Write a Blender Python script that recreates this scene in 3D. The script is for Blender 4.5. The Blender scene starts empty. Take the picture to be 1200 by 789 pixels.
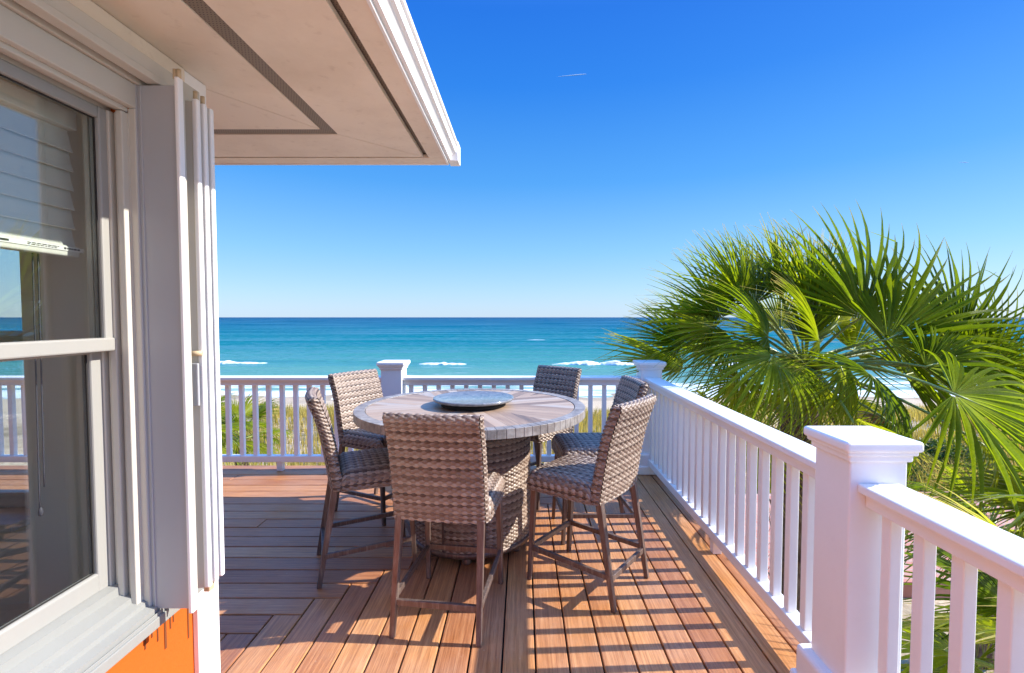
import bpy, bmesh, math, random
import numpy as np
from mathutils import Vector, Matrix, noise as mnoise
R = math.radians
rnd = random.Random(11)
scene = bpy.context.scene
COL = scene.collection

# ------------------------------------------------------------------ camera
cam_d = bpy.data.cameras.new('camera'); cam = bpy.data.objects.new('camera', cam_d); COL.objects.link(cam)
cam.location = (0, 0, 1.5)
PITCH = math.atan(22.5/570)
cam.rotation_euler = (math.pi/2 - PITCH, 0, 0)
cam_d.sensor_width = 36; cam_d.lens = 36*570/1200
cam_d.shift_x = -0.010
cam_d.clip_start = 0.05; cam_d.clip_end = 80000
scene.camera = cam

# ------------------------------------------------------------------ light
SUN_EL, SUN_ROT = R(34), R(87)
world = bpy.data.worlds.new('World'); scene.world = world; world.use_nodes = True
wt = world.node_tree; wt.nodes.clear()
wo = wt.nodes.new('ShaderNodeOutputWorld'); bg = wt.nodes.new('ShaderNodeBackground')
sky = wt.nodes.new('ShaderNodeTexSky'); sky.sky_type = 'NISHITA'; sky.sun_disc = False
sky.sun_elevation = SUN_EL; sky.sun_rotation = SUN_ROT
sky.altitude = 0; sky.air_density = 1.0; sky.dust_density = 0.3; sky.ozone_density = 2.5
hs = wt.nodes.new('ShaderNodeHueSaturation'); hs.inputs['Saturation'].default_value = 1.2
hs.inputs['Value'].default_value = 1.2
pre = wt.nodes.new('ShaderNodeMix'); pre.data_type = 'RGBA'; pre.blend_type = 'MULTIPLY'; pre.inputs[0].default_value = 1
wt.links.new(sky.outputs[0], pre.inputs[6]); pre.inputs[7].default_value = (0.95, 0.95, 1.03, 1)
wt.links.new(pre.outputs[2], hs.inputs['Color'])
# clear sea air: the sky towards the horizon runs from deep to pale blue instead of yellowing
tc = wt.nodes.new('ShaderNodeTexCoord'); sp = wt.nodes.new('ShaderNodeSeparateXYZ'); wt.links.new(tc.outputs['Generated'], sp.inputs[0])
gr_ = wt.nodes.new('ShaderNodeValToRGB'); wt.links.new(sp.outputs[2], gr_.inputs[0])
SKY = [(0.0, (0.42, 0.62, 0.86)), (0.05, (0.33, 0.58, 0.86)), (0.13, (0.20, 0.50, 0.86)), (0.26, (0.055, 0.325, 0.82)), (0.42, (0.006, 0.195, 0.78)), (0.56, (0.0, 0.135, 0.72))]
while len(gr_.color_ramp.elements) < len(SKY): gr_.color_ramp.elements.new(0.5)
for e_, (p_, c_) in zip(gr_.color_ramp.elements, SKY): e_.position = p_; e_.color = (*c_, 1)
sc_ = wt.nodes.new('ShaderNodeVectorMath'); sc_.operation = 'SCALE'; wt.links.new(gr_.outputs[0], sc_.inputs[0]); sc_.inputs[3].default_value = 1.47
mr = wt.nodes.new('ShaderNodeMapRange'); mr.interpolation_type = 'SMOOTHSTEP'; wt.links.new(sp.outputs[2], mr.inputs[0])
mr.inputs[1].default_value = 0.52; mr.inputs[2].default_value = 0.74; mr.inputs[3].default_value = 0.94; mr.inputs[4].default_value = 0.0
blend = wt.nodes.new('ShaderNodeMix'); blend.data_type = 'RGBA'; wt.links.new(mr.outputs[0], blend.inputs[0])
wt.links.new(hs.outputs[0], blend.inputs[6]); wt.links.new(sc_.outputs[0], blend.inputs[7])
wt.links.new(blend.outputs[2], bg.inputs[0])
bg.inputs[1].default_value = 0.15
wt.links.new(bg.outputs[0], wo.inputs[0])
sd = bpy.data.lights.new('sun', 'SUN'); sun = bpy.data.objects.new('sun', sd); COL.objects.link(sun)
sd.energy = 2.0; sd.angle = R(0.5); sd.color = (1.0, 0.94, 0.84)
sdir = Vector((math.cos(SUN_EL)*math.sin(SUN_ROT), math.cos(SUN_EL)*math.cos(SUN_ROT), math.sin(SUN_EL)))
sun.rotation_euler = sdir.to_track_quat('Z', 'Y').to_euler()
sun.location = sdir*30
scene.view_settings.view_transform = 'Standard'; scene.view_settings.look = 'None'
scene.view_settings.gamma = 1; scene.view_settings.use_curve_mapping = False
scene.view_settings.exposure = 2.15
scene.cycles.max_bounces = 8; scene.cycles.transparent_max_bounces = 12

def pix(u, v, Y):
    """a point of the photograph at depth Y, used while laying out the plants"""
    x = (u-612)/570; y = -(v-394.5)/570
    c, s = math.cos(PITCH), math.sin(PITCH)
    d = Vector((x, c + y*s, y*c - s))
    return Vector((0, 0, 1.5)) + d*(Y/d.y)

# ------------------------------------------------------------------ materials
def mat(name, color, rough=0.5, metal=0.0, spec=0.5):
    m = bpy.data.materials.new(name); m.use_nodes = True
    b = m.node_tree.nodes['Principled BSDF']
    b.inputs['Base Color'].default_value = (*color, 1); b.inputs['Roughness'].default_value = rough
    b.inputs['Metallic'].default_value = metal; b.inputs['Specular IOR Level'].default_value = spec
    return m
class NT:
    def __init__(s, m): s.t = m.node_tree; s.b = s.t.nodes['Principled BSDF']
    def n(s, typ, **kw):
        n = s.t.nodes.new(typ)
        for k, v in kw.items():
            if k.startswith('_'): setattr(n, k[1:], v)
            else: n.inputs[k.replace('__', ' ')].default_value = v
        return n
    def l(s, a, b): s.t.links.new(a, b)
    def math(s, op, a, b=None, c=None):
        n = s.n('ShaderNodeMath', _operation=op)
        for i, v in enumerate((a, b, c)):
            if v is None: continue
            if isinstance(v, (int, float)): n.inputs[i].default_value = v
            else: s.l(v, n.inputs[i])
        return n.outputs[0]
    def ramp(s, fac, stops, interp='LINEAR'):
        n = s.n('ShaderNodeValToRGB'); cr = n.color_ramp; cr.interpolation = interp
        while len(cr.elements) < len(stops): cr.elements.new(0.5)
        for e, (p, c) in zip(cr.elements, stops): e.position = p; e.color = (*c, 1)
        s.l(fac, n.inputs[0]); return n.outputs[0]
    def mix(s, fac, a, b, blend='MIX'):
        n = s.n('ShaderNodeMix', _data_type='RGBA', _blend_type=blend)
        for sock, v in ((n.inputs[0], fac), (n.inputs[6], a), (n.inputs[7], b)):
            if isinstance(v, (int, float)): sock.default_value = v
            elif isinstance(v, tuple): sock.default_value = (*v, 1)
            else: s.l(v, sock)
        return n.outputs[2]
    def noise(s, vec, scale, detail=4, rough=0.55):
        n = s.n('ShaderNodeTexNoise', Scale=scale, Detail=detail, Roughness=rough)
        if vec is not None: s.l(vec, n.inputs['Vector'])
        return n.outputs['Fac']
    def coord(s, which='Object', scale=None, rot=None):
        c = s.n('ShaderNodeTexCoord').outputs[which]
        if scale or rot:
            mp = s.n('ShaderNodeMapping'); s.l(c, mp.inputs[0])
            if scale: mp.inputs['Scale'].default_value = scale
            if rot: mp.inputs['Rotation'].default_value = rot
            c = mp.outputs[0]
        return c
    def bump(s, h, strength=0.3, dist=0.01):
        n = s.n('ShaderNodeBump', Strength=strength, Distance=dist); s.l(h, n.inputs['Height'])
        s.l(n.outputs[0], s.b.inputs['Normal']); return n
    def color(s, sock): s.l(sock, s.b.inputs['Base Color'])
    def rough(s, sock): s.l(sock, s.b.inputs['Roughness'])

def painted(name, c, dirt=0.12, rough=0.38, grime=(0.45, 0.40, 0.33), scale=3.0, bump=0.06):
    m = mat(name, c, rough); t = NT(m)
    g = t.n('ShaderNodeNewGeometry').outputs['Position']
    n1 = t.noise(g, scale, 6, 0.65); n2 = t.noise(g, scale*14, 3)
    f = t.math('MULTIPLY', t.ramp(n1, [(0.45, (0, 0, 0)), (0.8, (1, 1, 1))]), dirt)
    f2 = t.math('MULTIPLY', t.ramp(n2, [(0.6, (0, 0, 0)), (0.8, (1, 1, 1))]), dirt*0.7)
    t.color(t.mix(t.math('ADD', f, f2), c, grime))
    t.rough(t.math('MULTIPLY_ADD', n1, 0.25, rough-0.1))
    t.bump(n2, bump, 0.003)
    return m
M_RAIL = painted('white_railing_paint', (0.88, 0.875, 0.87), 0.09, 0.4)
M_TRIM = painted('white_window_vinyl', (0.55, 0.52, 0.455), 0.10, 0.4)  # window vinyl for the mostly shaded parts, lightened to lift their shade
M_SASH = painted('sunlit_sash_vinyl_dimmed', (0.31, 0.305, 0.285), 0.12, 0.4)  # same vinyl, base darkened so the sunlit sashes don't burn out
M_SILL = painted('sunlit_sill_vinyl_dimmed', (0.27, 0.275, 0.26), 0.22, 0.5, (0.20, 0.18, 0.15), 4.0)  # grimy sill and lower track, base darkened to hold back the sunlight
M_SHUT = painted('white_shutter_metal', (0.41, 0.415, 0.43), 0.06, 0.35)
M_PIN = mat('beige_plastic', (0.55, 0.42, 0.26), 0.5)
M_SOFF = painted('beige_soffit_paint', (0.84, 0.74, 0.61), 0.40, 0.6, (0.40, 0.29, 0.20), 1.6)
M_ORANGE = painted('orange_wall_paint', (0.52, 0.095, 0.001), 0.22, 0.8, (0.36, 0.07, 0.004), 5.0, 0.5)
M_DARK = mat('dark_gap', (0.02, 0.018, 0.016), 0.8)
M_DRIP = mat('dark_drip_stain', (0.16, 0.045, 0.01), 0.7)
M_BEIGE = painted('beige_interior_paint', (0.80, 0.76, 0.66), 0.1, 0.7)
M_IFLOOR = mat('brown_interior_floor', (0.36, 0.27, 0.20), 0.5)
M_BLIND = painted('grey_blind_vinyl', (0.62, 0.62, 0.56), 0.08, 0.45)
M_BRONZE = mat('bronze_metal', (0.13, 0.085, 0.065), 0.38, 0.35)
t = NT(M_BRONZE); cc = t.coord('Object', (60, 60, 5)); nn = t.noise(cc, 1.0, 5, 0.7)
t.color(t.ramp(nn, [(0.3, (0.11, 0.07, 0.057)), (0.55, (0.175, 0.125, 0.105)), (0.75, (0.33, 0.265, 0.23))]))
t.rough(t.math('MULTIPLY_ADD', nn, 0.35, 0.22)); t.bump(nn, 0.15, 0.002)
M_VENT = mat('brown_vent_mesh', (0.16, 0.125, 0.095), 0.6, 0.3)
t = NT(M_VENT); g = t.n('ShaderNodeNewGeometry').outputs['Position']
br = t.n('ShaderNodeTexBrick', Scale=1.0, Mortar__Size=0.004, Brick__Width=0.011, Row__Height=0.011)
br.inputs['Color1'].default_value = (0.05, 0.038, 0.03, 1); br.inputs['Color2'].default_value = (0.05, 0.038, 0.03, 1)
br.inputs['Mortar'].default_value = (0.26, 0.21, 0.165, 1); t.l(g, br.inputs['Vector']); t.color(br.outputs[0])
# roof shingles
M_ROOF = mat('grey_shingles', (0.16, 0.15, 0.14), 0.9)
t = NT(M_ROOF); t.color(t.ramp(t.noise(t.coord('Object'), 8, 5), [(0.3, (0.10, 0.095, 0.09)), (0.7, (0.22, 0.2, 0.185))]))
# glass
M_GLASS = bpy.data.materials.new('window_glass'); M_GLASS.use_nodes = True
tr = M_GLASS.node_tree; tr.nodes.clear()
o_ = tr.nodes.new('ShaderNodeOutputMaterial'); mx = tr.nodes.new('ShaderNodeMixShader')
ta = tr.nodes.new('ShaderNodeBsdfTransparent'); gl = tr.nodes.new('ShaderNodeBsdfGlossy'); lw = tr.nodes.new('ShaderNodeLayerWeight'); lw.inputs[0].default_value = 0.5; pw = tr.nodes.new('ShaderNodeMath'); pw.operation = 'POWER'; pw.inputs[1].default_value = 5; fr = tr.nodes.new('ShaderNodeMath'); fr.operation = 'MULTIPLY_ADD'; fr.inputs[1].default_value = 0.9; fr.inputs[2].default_value = 0.075; tr.links.new(lw.outputs['Facing'], pw.inputs[0]); tr.links.new(pw.outputs[0], fr.inputs[0])
ta.inputs[0].default_value = (0.93, 0.95, 0.94, 1); gl.inputs['Roughness'].default_value = 0.0
gl.inputs[0].default_value = (0.95, 0.97, 1, 1)
tr.links.new(fr.outputs[0], mx.inputs[0]); tr.links.new(ta.outputs[0], mx.inputs[1]); tr.links.new(gl.outputs[0], mx.inputs[2])
tr.links.new(mx.outputs[0], o_.inputs[0])
# deck boards: UV = (metres along, board id + metres across)
M_DECK = mat('brown_composite_decking', (0.4, 0.2, 0.1), 0.55)
t = NT(M_DECK); uv = t.coord('UV'); sx = t.n('ShaderNodeSeparateXYZ'); t.l(uv, sx.inputs[0])
bid = t.math('FLOOR', sx.outputs[1]); wn = t.n('ShaderNodeTexWhiteNoise', _noise_dimensions='1D'); t.l(bid, wn.inputs['W'])
mp = t.n('ShaderNodeMapping'); mp.inputs['Scale'].default_value = (2.2, 75, 1); t.l(uv, mp.inputs[0])
gr = t.noise(mp.outputs[0], 1.0, 6, 0.6)
mp2 = t.n('ShaderNodeMapping'); mp2.inputs['Scale'].default_value = (9, 260, 1); t.l(uv, mp2.inputs[0])
gr2 = t.noise(mp2.outputs[0], 1.0, 3, 0.6)
pos = t.n('ShaderNodeNewGeometry').outputs['Position']; blot = t.noise(pos, 2.3, 5, 0.6)
c1 = t.ramp(gr, [(0.25, (0.29, 0.115, 0.050)), (0.5, (0.50, 0.232, 0.098)), (0.75, (0.66, 0.35, 0.16))])
c1 = t.mix(t.math('MULTIPLY', t.ramp(gr2, [(0.48, (0, 0, 0)), (0.72, (1, 1, 1))]), 0.55), c1, (0.16, 0.07, 0.035))
hv = t.n('ShaderNodeHueSaturation'); t.l(c1, hv.inputs['Color'])
t.l(t.math('MULTIPLY_ADD', wn.outputs['Value'], 0.36, 0.78), hv.inputs['Value'])
t.l(t.math('MULTIPLY_ADD', blot, 0.5, 0.75), hv.inputs['Saturation'])
hue = t.math('MULTIPLY_ADD', wn.outputs['Value'], 0.012, 0.491); t.l(hue, hv.inputs['Hue'])
spot = t.noise(pos, 38, 3, 0.6)
t.color(t.mix(t.math('MULTIPLY', t.ramp(spot, [(0.66, (0, 0, 0)), (0.74, (1, 1, 1))]), 0.35), hv.outputs[0], (0.55, 0.42, 0.30)))
t.rough(t.math('MULTIPLY_ADD', gr, 0.3, 0.26)); t.bump(t.math('ADD', gr, t.math('MULTIPLY', gr2, 0.8)), 0.35, 0.003)
# wicker: UV in metres
M_WICK = mat('woven_resin_wicker', (0.35, 0.27, 0.2), 0.5)
t = NT(M_WICK); uv = t.coord('UV'); sx = t.n('ShaderNodeSeparateXYZ'); t.l(uv, sx.inputs[0])
row = t.math('FLOOR', t.math('DIVIDE', sx.outputs[1], 0.0115))
wr = t.n('ShaderNodeTexWhiteNoise', _noise_dimensions='1D'); t.l(row, wr.inputs['W'])
cb = t.n('ShaderNodeCombineXYZ'); t.l(t.math('MULTIPLY', sx.outputs[0], 7), cb.inputs[0]); t.l(t.math('MULTIPLY', row, 3.7), cb.inputs[1])
st = t.noise(cb.outputs[0], 1.0, 3, 0.6)
mp = t.n('ShaderNodeMapping'); mp.inputs['Scale'].default_value = (30, 320, 1); t.l(uv, mp.inputs[0]); fine = t.noise(mp.outputs[0], 1.0, 3, 0.6)
alt = t.math('MULTIPLY_ADD', t.math('LESS_THAN', t.math('FLOORED_MODULO', row, 2), 0.5), 0.19, -0.08)
alt4 = t.math('MULTIPLY', t.math('LESS_THAN', t.math('FLOORED_MODULO', row, 4), 1.5), 0.21)
f = t.math('ADD', t.math('MULTIPLY', wr.outputs['Value'], 0.18), t.math('MULTIPLY_ADD', st, 0.55, -0.10)); f = t.math('ADD', f, t.math('MULTIPLY_ADD', fine, 0.3, -0.15)); f = t.math('ADD', f, t.math('ADD', alt, alt4))
t.color(t.ramp(f, [(0.10, (0.07, 0.042, 0.032)), (0.33, (0.205, 0.138, 0.102)), (0.58, (0.39, 0.305, 0.24)), (0.85, (0.57, 0.50, 0.425))]))
st = fine
t.rough(t.math('MULTIPLY_ADD', st, 0.3, 0.26)); t.bump(st, 0.2, 0.002)
# tabletop planks, laid in eight wedges
M_TOP = mat('wood_look_tile_tabletop', (0.45, 0.35, 0.28), 0.3)
t = NT(M_TOP); oc = t.coord('Object'); sx = t.n('ShaderNodeSeparateXYZ'); t.l(oc, sx.inputs[0])
ang = t.math('ARCTAN2', sx.outputs[1], sx.outputs[0])
sec = t.math('FLOOR', t.math('DIVIDE', ang, math.pi/4))
mid = t.math('MULTIPLY_ADD', sec, math.pi/4, math.pi/8)
cs = t.math('COSINE', mid); sn = t.math('SINE', mid)
along = t.math('ADD', t.math('MULTIPLY', sx.outputs[0], cs), t.math('MULTIPLY', sx.outputs[1], sn))
acr = t.math('SUBTRACT', t.math('MULTIPLY', sx.outputs[1], cs), t.math('MULTIPLY', sx.outputs[0], sn))
pl = t.math('FLOOR', t.math('DIVIDE', acr, 0.072))
cb = t.n('ShaderNodeCombineXYZ'); t.l(sec, cb.inputs[0]); t.l(pl, cb.inputs[1])
wn = t.n('ShaderNodeTexWhiteNoise', _noise_dimensions='2D'); t.l(cb.outputs[0], wn.inputs['Vector'])
cb2 = t.n('ShaderNodeCombineXYZ'); t.l(t.math('MULTIPLY', along, 3), cb2.inputs[0]); t.l(t.math('MULTIPLY', acr, 45), cb2.inputs[1]); t.l(wn.outputs['Value'], cb2.inputs[2])
gr = t.noise(cb2.outputs[0], 1.0, 6, 0.65)
f = t.math('ADD', t.math('MULTIPLY', wn.outputs['Value'], 0.6), t.math('MULTIPLY_ADD', gr, 0.7, -0.15))
col = t.ramp(f, [(0.1, (0.15, 0.105, 0.080)), (0.35, (0.29, 0.195, 0.135)), (0.55, (0.43, 0.30, 0.205)), (0.75, (0.46, 0.38, 0.31)), (1, (0.28, 0.255, 0.245))])
fr_ = t.math('FRACT', t.math('DIVIDE', acr, 0.072))
line = t.math('LESS_THAN', fr_, 0.045)
t.color(t.mix(t.math('MULTIPLY', line, 0.7), col, (0.07, 0.055, 0.05)))
t.rough(t.math('MULTIPLY_ADD', gr, 0.25, 0.38)); t.bump(gr, 0.08, 0.002)
M_RIM = mat('grey_stone_rim', (0.3, 0.27, 0.24), 0.45)
t = NT(M_RIM); oc = t.coord('Object'); n1 = t.noise(oc, 14, 6, 0.7)
t.color(t.ramp(n1, [(0.3, (0.15, 0.125, 0.11)), (0.5, (0.27, 0.24, 0.22)), (0.7, (0.40, 0.37, 0.34))])); t.bump(n1, 0.2, 0.004)
M_SUSAN = mat('grey_glazed_stone', (0.2, 0.21, 0.23), 0.16)
t = NT(M_SUSAN); oc = t.coord('Object'); n1 = t.noise(oc, 30, 6, 0.7)
t.color(t.ramp(n1, [(0.35, (0.11, 0.12, 0.135)), (0.65, (0.27, 0.275, 0.29))]))
# plants
def leaf_mat(name, cols, trans=0.35, rough=0.38, tip=False):
    m = mat(name, cols[0], rough); t = NT(m)
    r = t.n('ShaderNodeObjectInfo').outputs['Random']
    p = t.n('ShaderNodeNewGeometry').outputs['Position']
    n1 = t.noise(p, 5, 3); n2 = t.noise(p, 60, 2)
    f = t.math('ADD', t.math('MULTIPLY', r, 0.45), t.math('MULTIPLY', n1, 0.4)); f = t.math('ADD', f, t.math('MULTIPLY_ADD', n2, 0.3, -0.12))
    k = len(cols)
    c = t.ramp(f, [(0.15+0.7*i/(k-1), cols[i]) for i in range(k)])
    if tip:
        al = t.n('ShaderNodeAttribute', _attribute_name='along_blade').outputs['Fac']
        k2 = t.math('ADD', al, t.math('MULTIPLY_ADD', n1, 0.5, -0.25)); k2 = t.math('ADD', k2, t.math('MULTIPLY_ADD', r, 0.16, -0.08))
        c = t.mix(t.math('MULTIPLY', t.ramp(k2, [(0.80, (0, 0, 0)), (0.99, (1, 1, 1))]), 0.8), c, (0.42, 0.33, 0.14))
        c = t.mix(t.math('MULTIPLY', t.ramp(al, [(0.02, (1, 1, 1)), (0.22, (0, 0, 0))]), 0.45), c, (0.36, 0.40, 0.10))
    t.color(c)
    tl = t.n('ShaderNodeBsdfTranslucent'); mixn = t.n('ShaderNodeMixShader', Fac=trans)
    hv = t.n('ShaderNodeHueSaturation', Saturation=1.1, Value=1.8); t.l(c, hv.inputs['Color']); t.l(hv.outputs[0], tl.inputs[0])
    t.l(t.b.outputs[0], mixn.inputs[1]); t.l(tl.outputs[0], mixn.inputs[2])
    t.l(mixn.outputs[0], t.t.nodes['Material Output'].inputs[0])
    return m
M_FROND = leaf_mat('green_palm_leaf', [(0.075, 0.12, 0.016), (0.17, 0.225, 0.022), (0.31, 0.335, 0.035), (0.50, 0.47, 0.10)], 0.5, 0.30, True)
M_PETIOLE = mat('pale_green_petiole', (0.22, 0.27, 0.06), 0.4)
M_DEADLEAF = leaf_mat('dry_brown_palm_leaf', [(0.13, 0.085, 0.04), (0.26, 0.18, 0.08), (0.36, 0.27, 0.13)], 0.25, 0.7)
M_TRUNK = mat('fibrous_palm_bark', (0.14, 0.10, 0.07), 0.95)
t = NT(M_TRUNK); oc = t.coord('Object', (1, 1, 0.5)); n1 = t.noise(oc, 14, 6, 0.7)
t.color(t.ramp(n1, [(0.3, (0.05, 0.035, 0.026)), (0.5, (0.15, 0.105, 0.07)), (0.72, (0.30, 0.235, 0.165))])); t.bump(n1, 0.6, 0.02)
M_GRASS = leaf_mat('golden_dune_grass', [(0.22, 0.21, 0.05), (0.45, 0.34, 0.09), (0.60, 0.45, 0.13), (0.68, 0.54, 0.22)], 0.35, 0.7)
M_BUSH = leaf_mat('yellow_green_shrub_leaf', [(0.03, 0.06, 0.015), (0.08, 0.12, 0.02), (0.16, 0.18, 0.03)], 0.3, 0.6)
# ground
M_SAND = mat('pale_sand', (0.48, 0.40, 0.30), 0.95)
t = NT(M_SAND); p = t.n('ShaderNodeNewGeometry').outputs['Position']; n1 = t.noise(p, 0.35, 6, 0.6); n2 = t.noise(p, 6, 5, 0.7)
sxyz = t.n('ShaderNodeSeparateXYZ'); t.l(p, sxyz.inputs[0])
c = t.ramp(n2, [(0.3, (0.40, 0.29, 0.18)), (0.55, (0.54, 0.42, 0.28)), (0.75, (0.62, 0.50, 0.36))])
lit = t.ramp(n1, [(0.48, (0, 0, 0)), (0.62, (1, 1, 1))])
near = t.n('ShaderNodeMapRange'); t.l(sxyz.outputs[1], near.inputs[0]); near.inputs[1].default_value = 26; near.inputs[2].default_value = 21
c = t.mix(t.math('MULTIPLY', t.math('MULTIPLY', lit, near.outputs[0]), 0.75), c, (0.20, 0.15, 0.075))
wet = t.n('ShaderNodeMapRange'); t.l(sxyz.outputs[2], wet.inputs[0]); wet.inputs[1].default_value = -4.75; wet.inputs[2].default_value = -4.98
t.color(t.mix(t.math('MULTIPLY', wet.outputs[0], 0.65), c, (0.20, 0.155, 0.11))); t.bump(n2, 0.5, 0.06)
M_PAVER = mat('terracotta_pavers', (0.4, 0.18, 0.13), 0.8)
t = NT(M_PAVER); p = t.n('ShaderNodeNewGeometry').outputs['Position']
br = t.n('ShaderNodeTexBrick', Scale=1.0, Mortar__Size=0.012, Brick__Width=0.30, Row__Height=0.15)
br.inputs['Color1'].default_value = (0.46, 0.17, 0.12, 1); br.inputs['Color2'].default_value = (0.55, 0.27, 0.20, 1); br.inputs['Mortar'].default_value = (0.4, 0.32, 0.25, 1)
t.l(p, br.inputs['Vector']); t.color(br.outputs[0])
M_SEA = mat('turquoise_sea', (0.02, 0.25, 0.33), 0.25, 0, 0.07)
t = NT(M_SEA); p = t.n('ShaderNodeNewGeometry').outputs['Position']; sxyz = t.n('ShaderNodeSeparateXYZ'); t.l(p, sxyz.inputs[0])
mp = t.n('ShaderNodeMapping'); mp.inputs['Scale'].default_value = (0.010, 0.09, 1); t.l(p, mp.inputs[0]); band = t.noise(mp.outputs[0], 1.0, 5, 0.6)
mp3 = t.n('ShaderNodeMapping'); mp3.inputs['Scale'].default_value = (0.0016, 0.010, 1); t.l(p, mp3.inputs[0]); band2 = t.noise(mp3.outputs[0], 1.0, 4, 0.6)
ly = t.math('LOGARITHM', t.math('MAXIMUM', sxyz.outputs[1], 5), 10.0)
fy = t.n('ShaderNodeMapRange'); t.l(ly, fy.inputs[0]); fy.inputs[1].default_value = 1.55; fy.inputs[2].default_value = 3.6
ff = t.math('ADD', fy.outputs[0], t.math('MULTIPLY_ADD', band, 0.22, -0.11)); ff = t.math('ADD', ff, t.math('MULTIPLY_ADD', band2, 0.30, -0.15))
col = t.ramp(ff, [(0.0, (0.16, 0.29, 0.25)), (0.13, (0.055, 0.225, 0.215)), (0.27, (0.004, 0.148, 0.182)), (0.5, (0.0, 0.100, 0.165)), (0.8, (0.0, 0.070, 0.145)), (1.0, (0.0, 0.050, 0.125))])
# foam close to the shore, lying on the water in broken sheets
mp4 = t.n('ShaderNodeMapping'); mp4.inputs['Scale'].default_value = (0.06, 0.42, 1); t.l(p, mp4.inputs[0])
fo = t.noise(mp4.outputs[0], 1.0, 8, 0.68)
sh = t.n('ShaderNodeMapRange'); t.l(sxyz.outputs[1], sh.inputs[0]); sh.inputs[1].default_value = 64; sh.inputs[2].default_value = 41
sh.inputs[3].default_value = -0.25; sh.inputs[4].default_value = 0.12
bk = t.math('POWER', 2.718, t.math('MULTIPLY', t.math('POWER', t.math('DIVIDE', t.math('SUBTRACT', sxyz.outputs[1], 64.5), 3.0), 2.0), -1.0))
foam = t.ramp(t.math('ADD', t.math('ADD', fo, sh.outputs[0]), t.math('MULTIPLY', bk, 0.16)), [(0.50, (0, 0, 0)), (0.60, (1, 1, 1))])
t.color(t.mix(t.math('MULTIPLY', foam, 0.85), col, (0.80, 0.84, 0.84)))
mp5 = t.n('ShaderNodeMapping'); mp5.inputs['Scale'].default_value = (0.35, 1.1, 1); t.l(p, mp5.inputs[0]); rip = t.noise(mp5.outputs[0], 1.0, 5, 0.6)
t.bump(t.math('ADD', rip, t.math('MULTIPLY', band, 4)), 0.8, 0.35); t.rough(t.math('MULTIPLY_ADD', foam, 0.5, 0.28))
t.l(t.ramp(t.math('ADD', t.math('MULTIPLY', band, 0.6), t.math('MULTIPLY', rip, 0.4)), [(0.50, (0.0, 0.0, 0.0)), (0.66, (0.22, 0.22, 0.22))]), t.b.inputs['Specular IOR Level'])
M_FOAM = mat('white_sea_foam', (0.70, 0.74, 0.76), 0.9)
t = NT(M_FOAM); t.bump(t.noise(t.coord('Object'), 3, 6, 0.7), 0.6, 0.1)
M_WAVE = mat('green_wave_face', (0.03, 0.26, 0.31), 0.25, 0, 0.3)
M_TRAIL = mat('white_ice_cloud', (0.8, 0.82, 0.85), 1.0)

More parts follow.
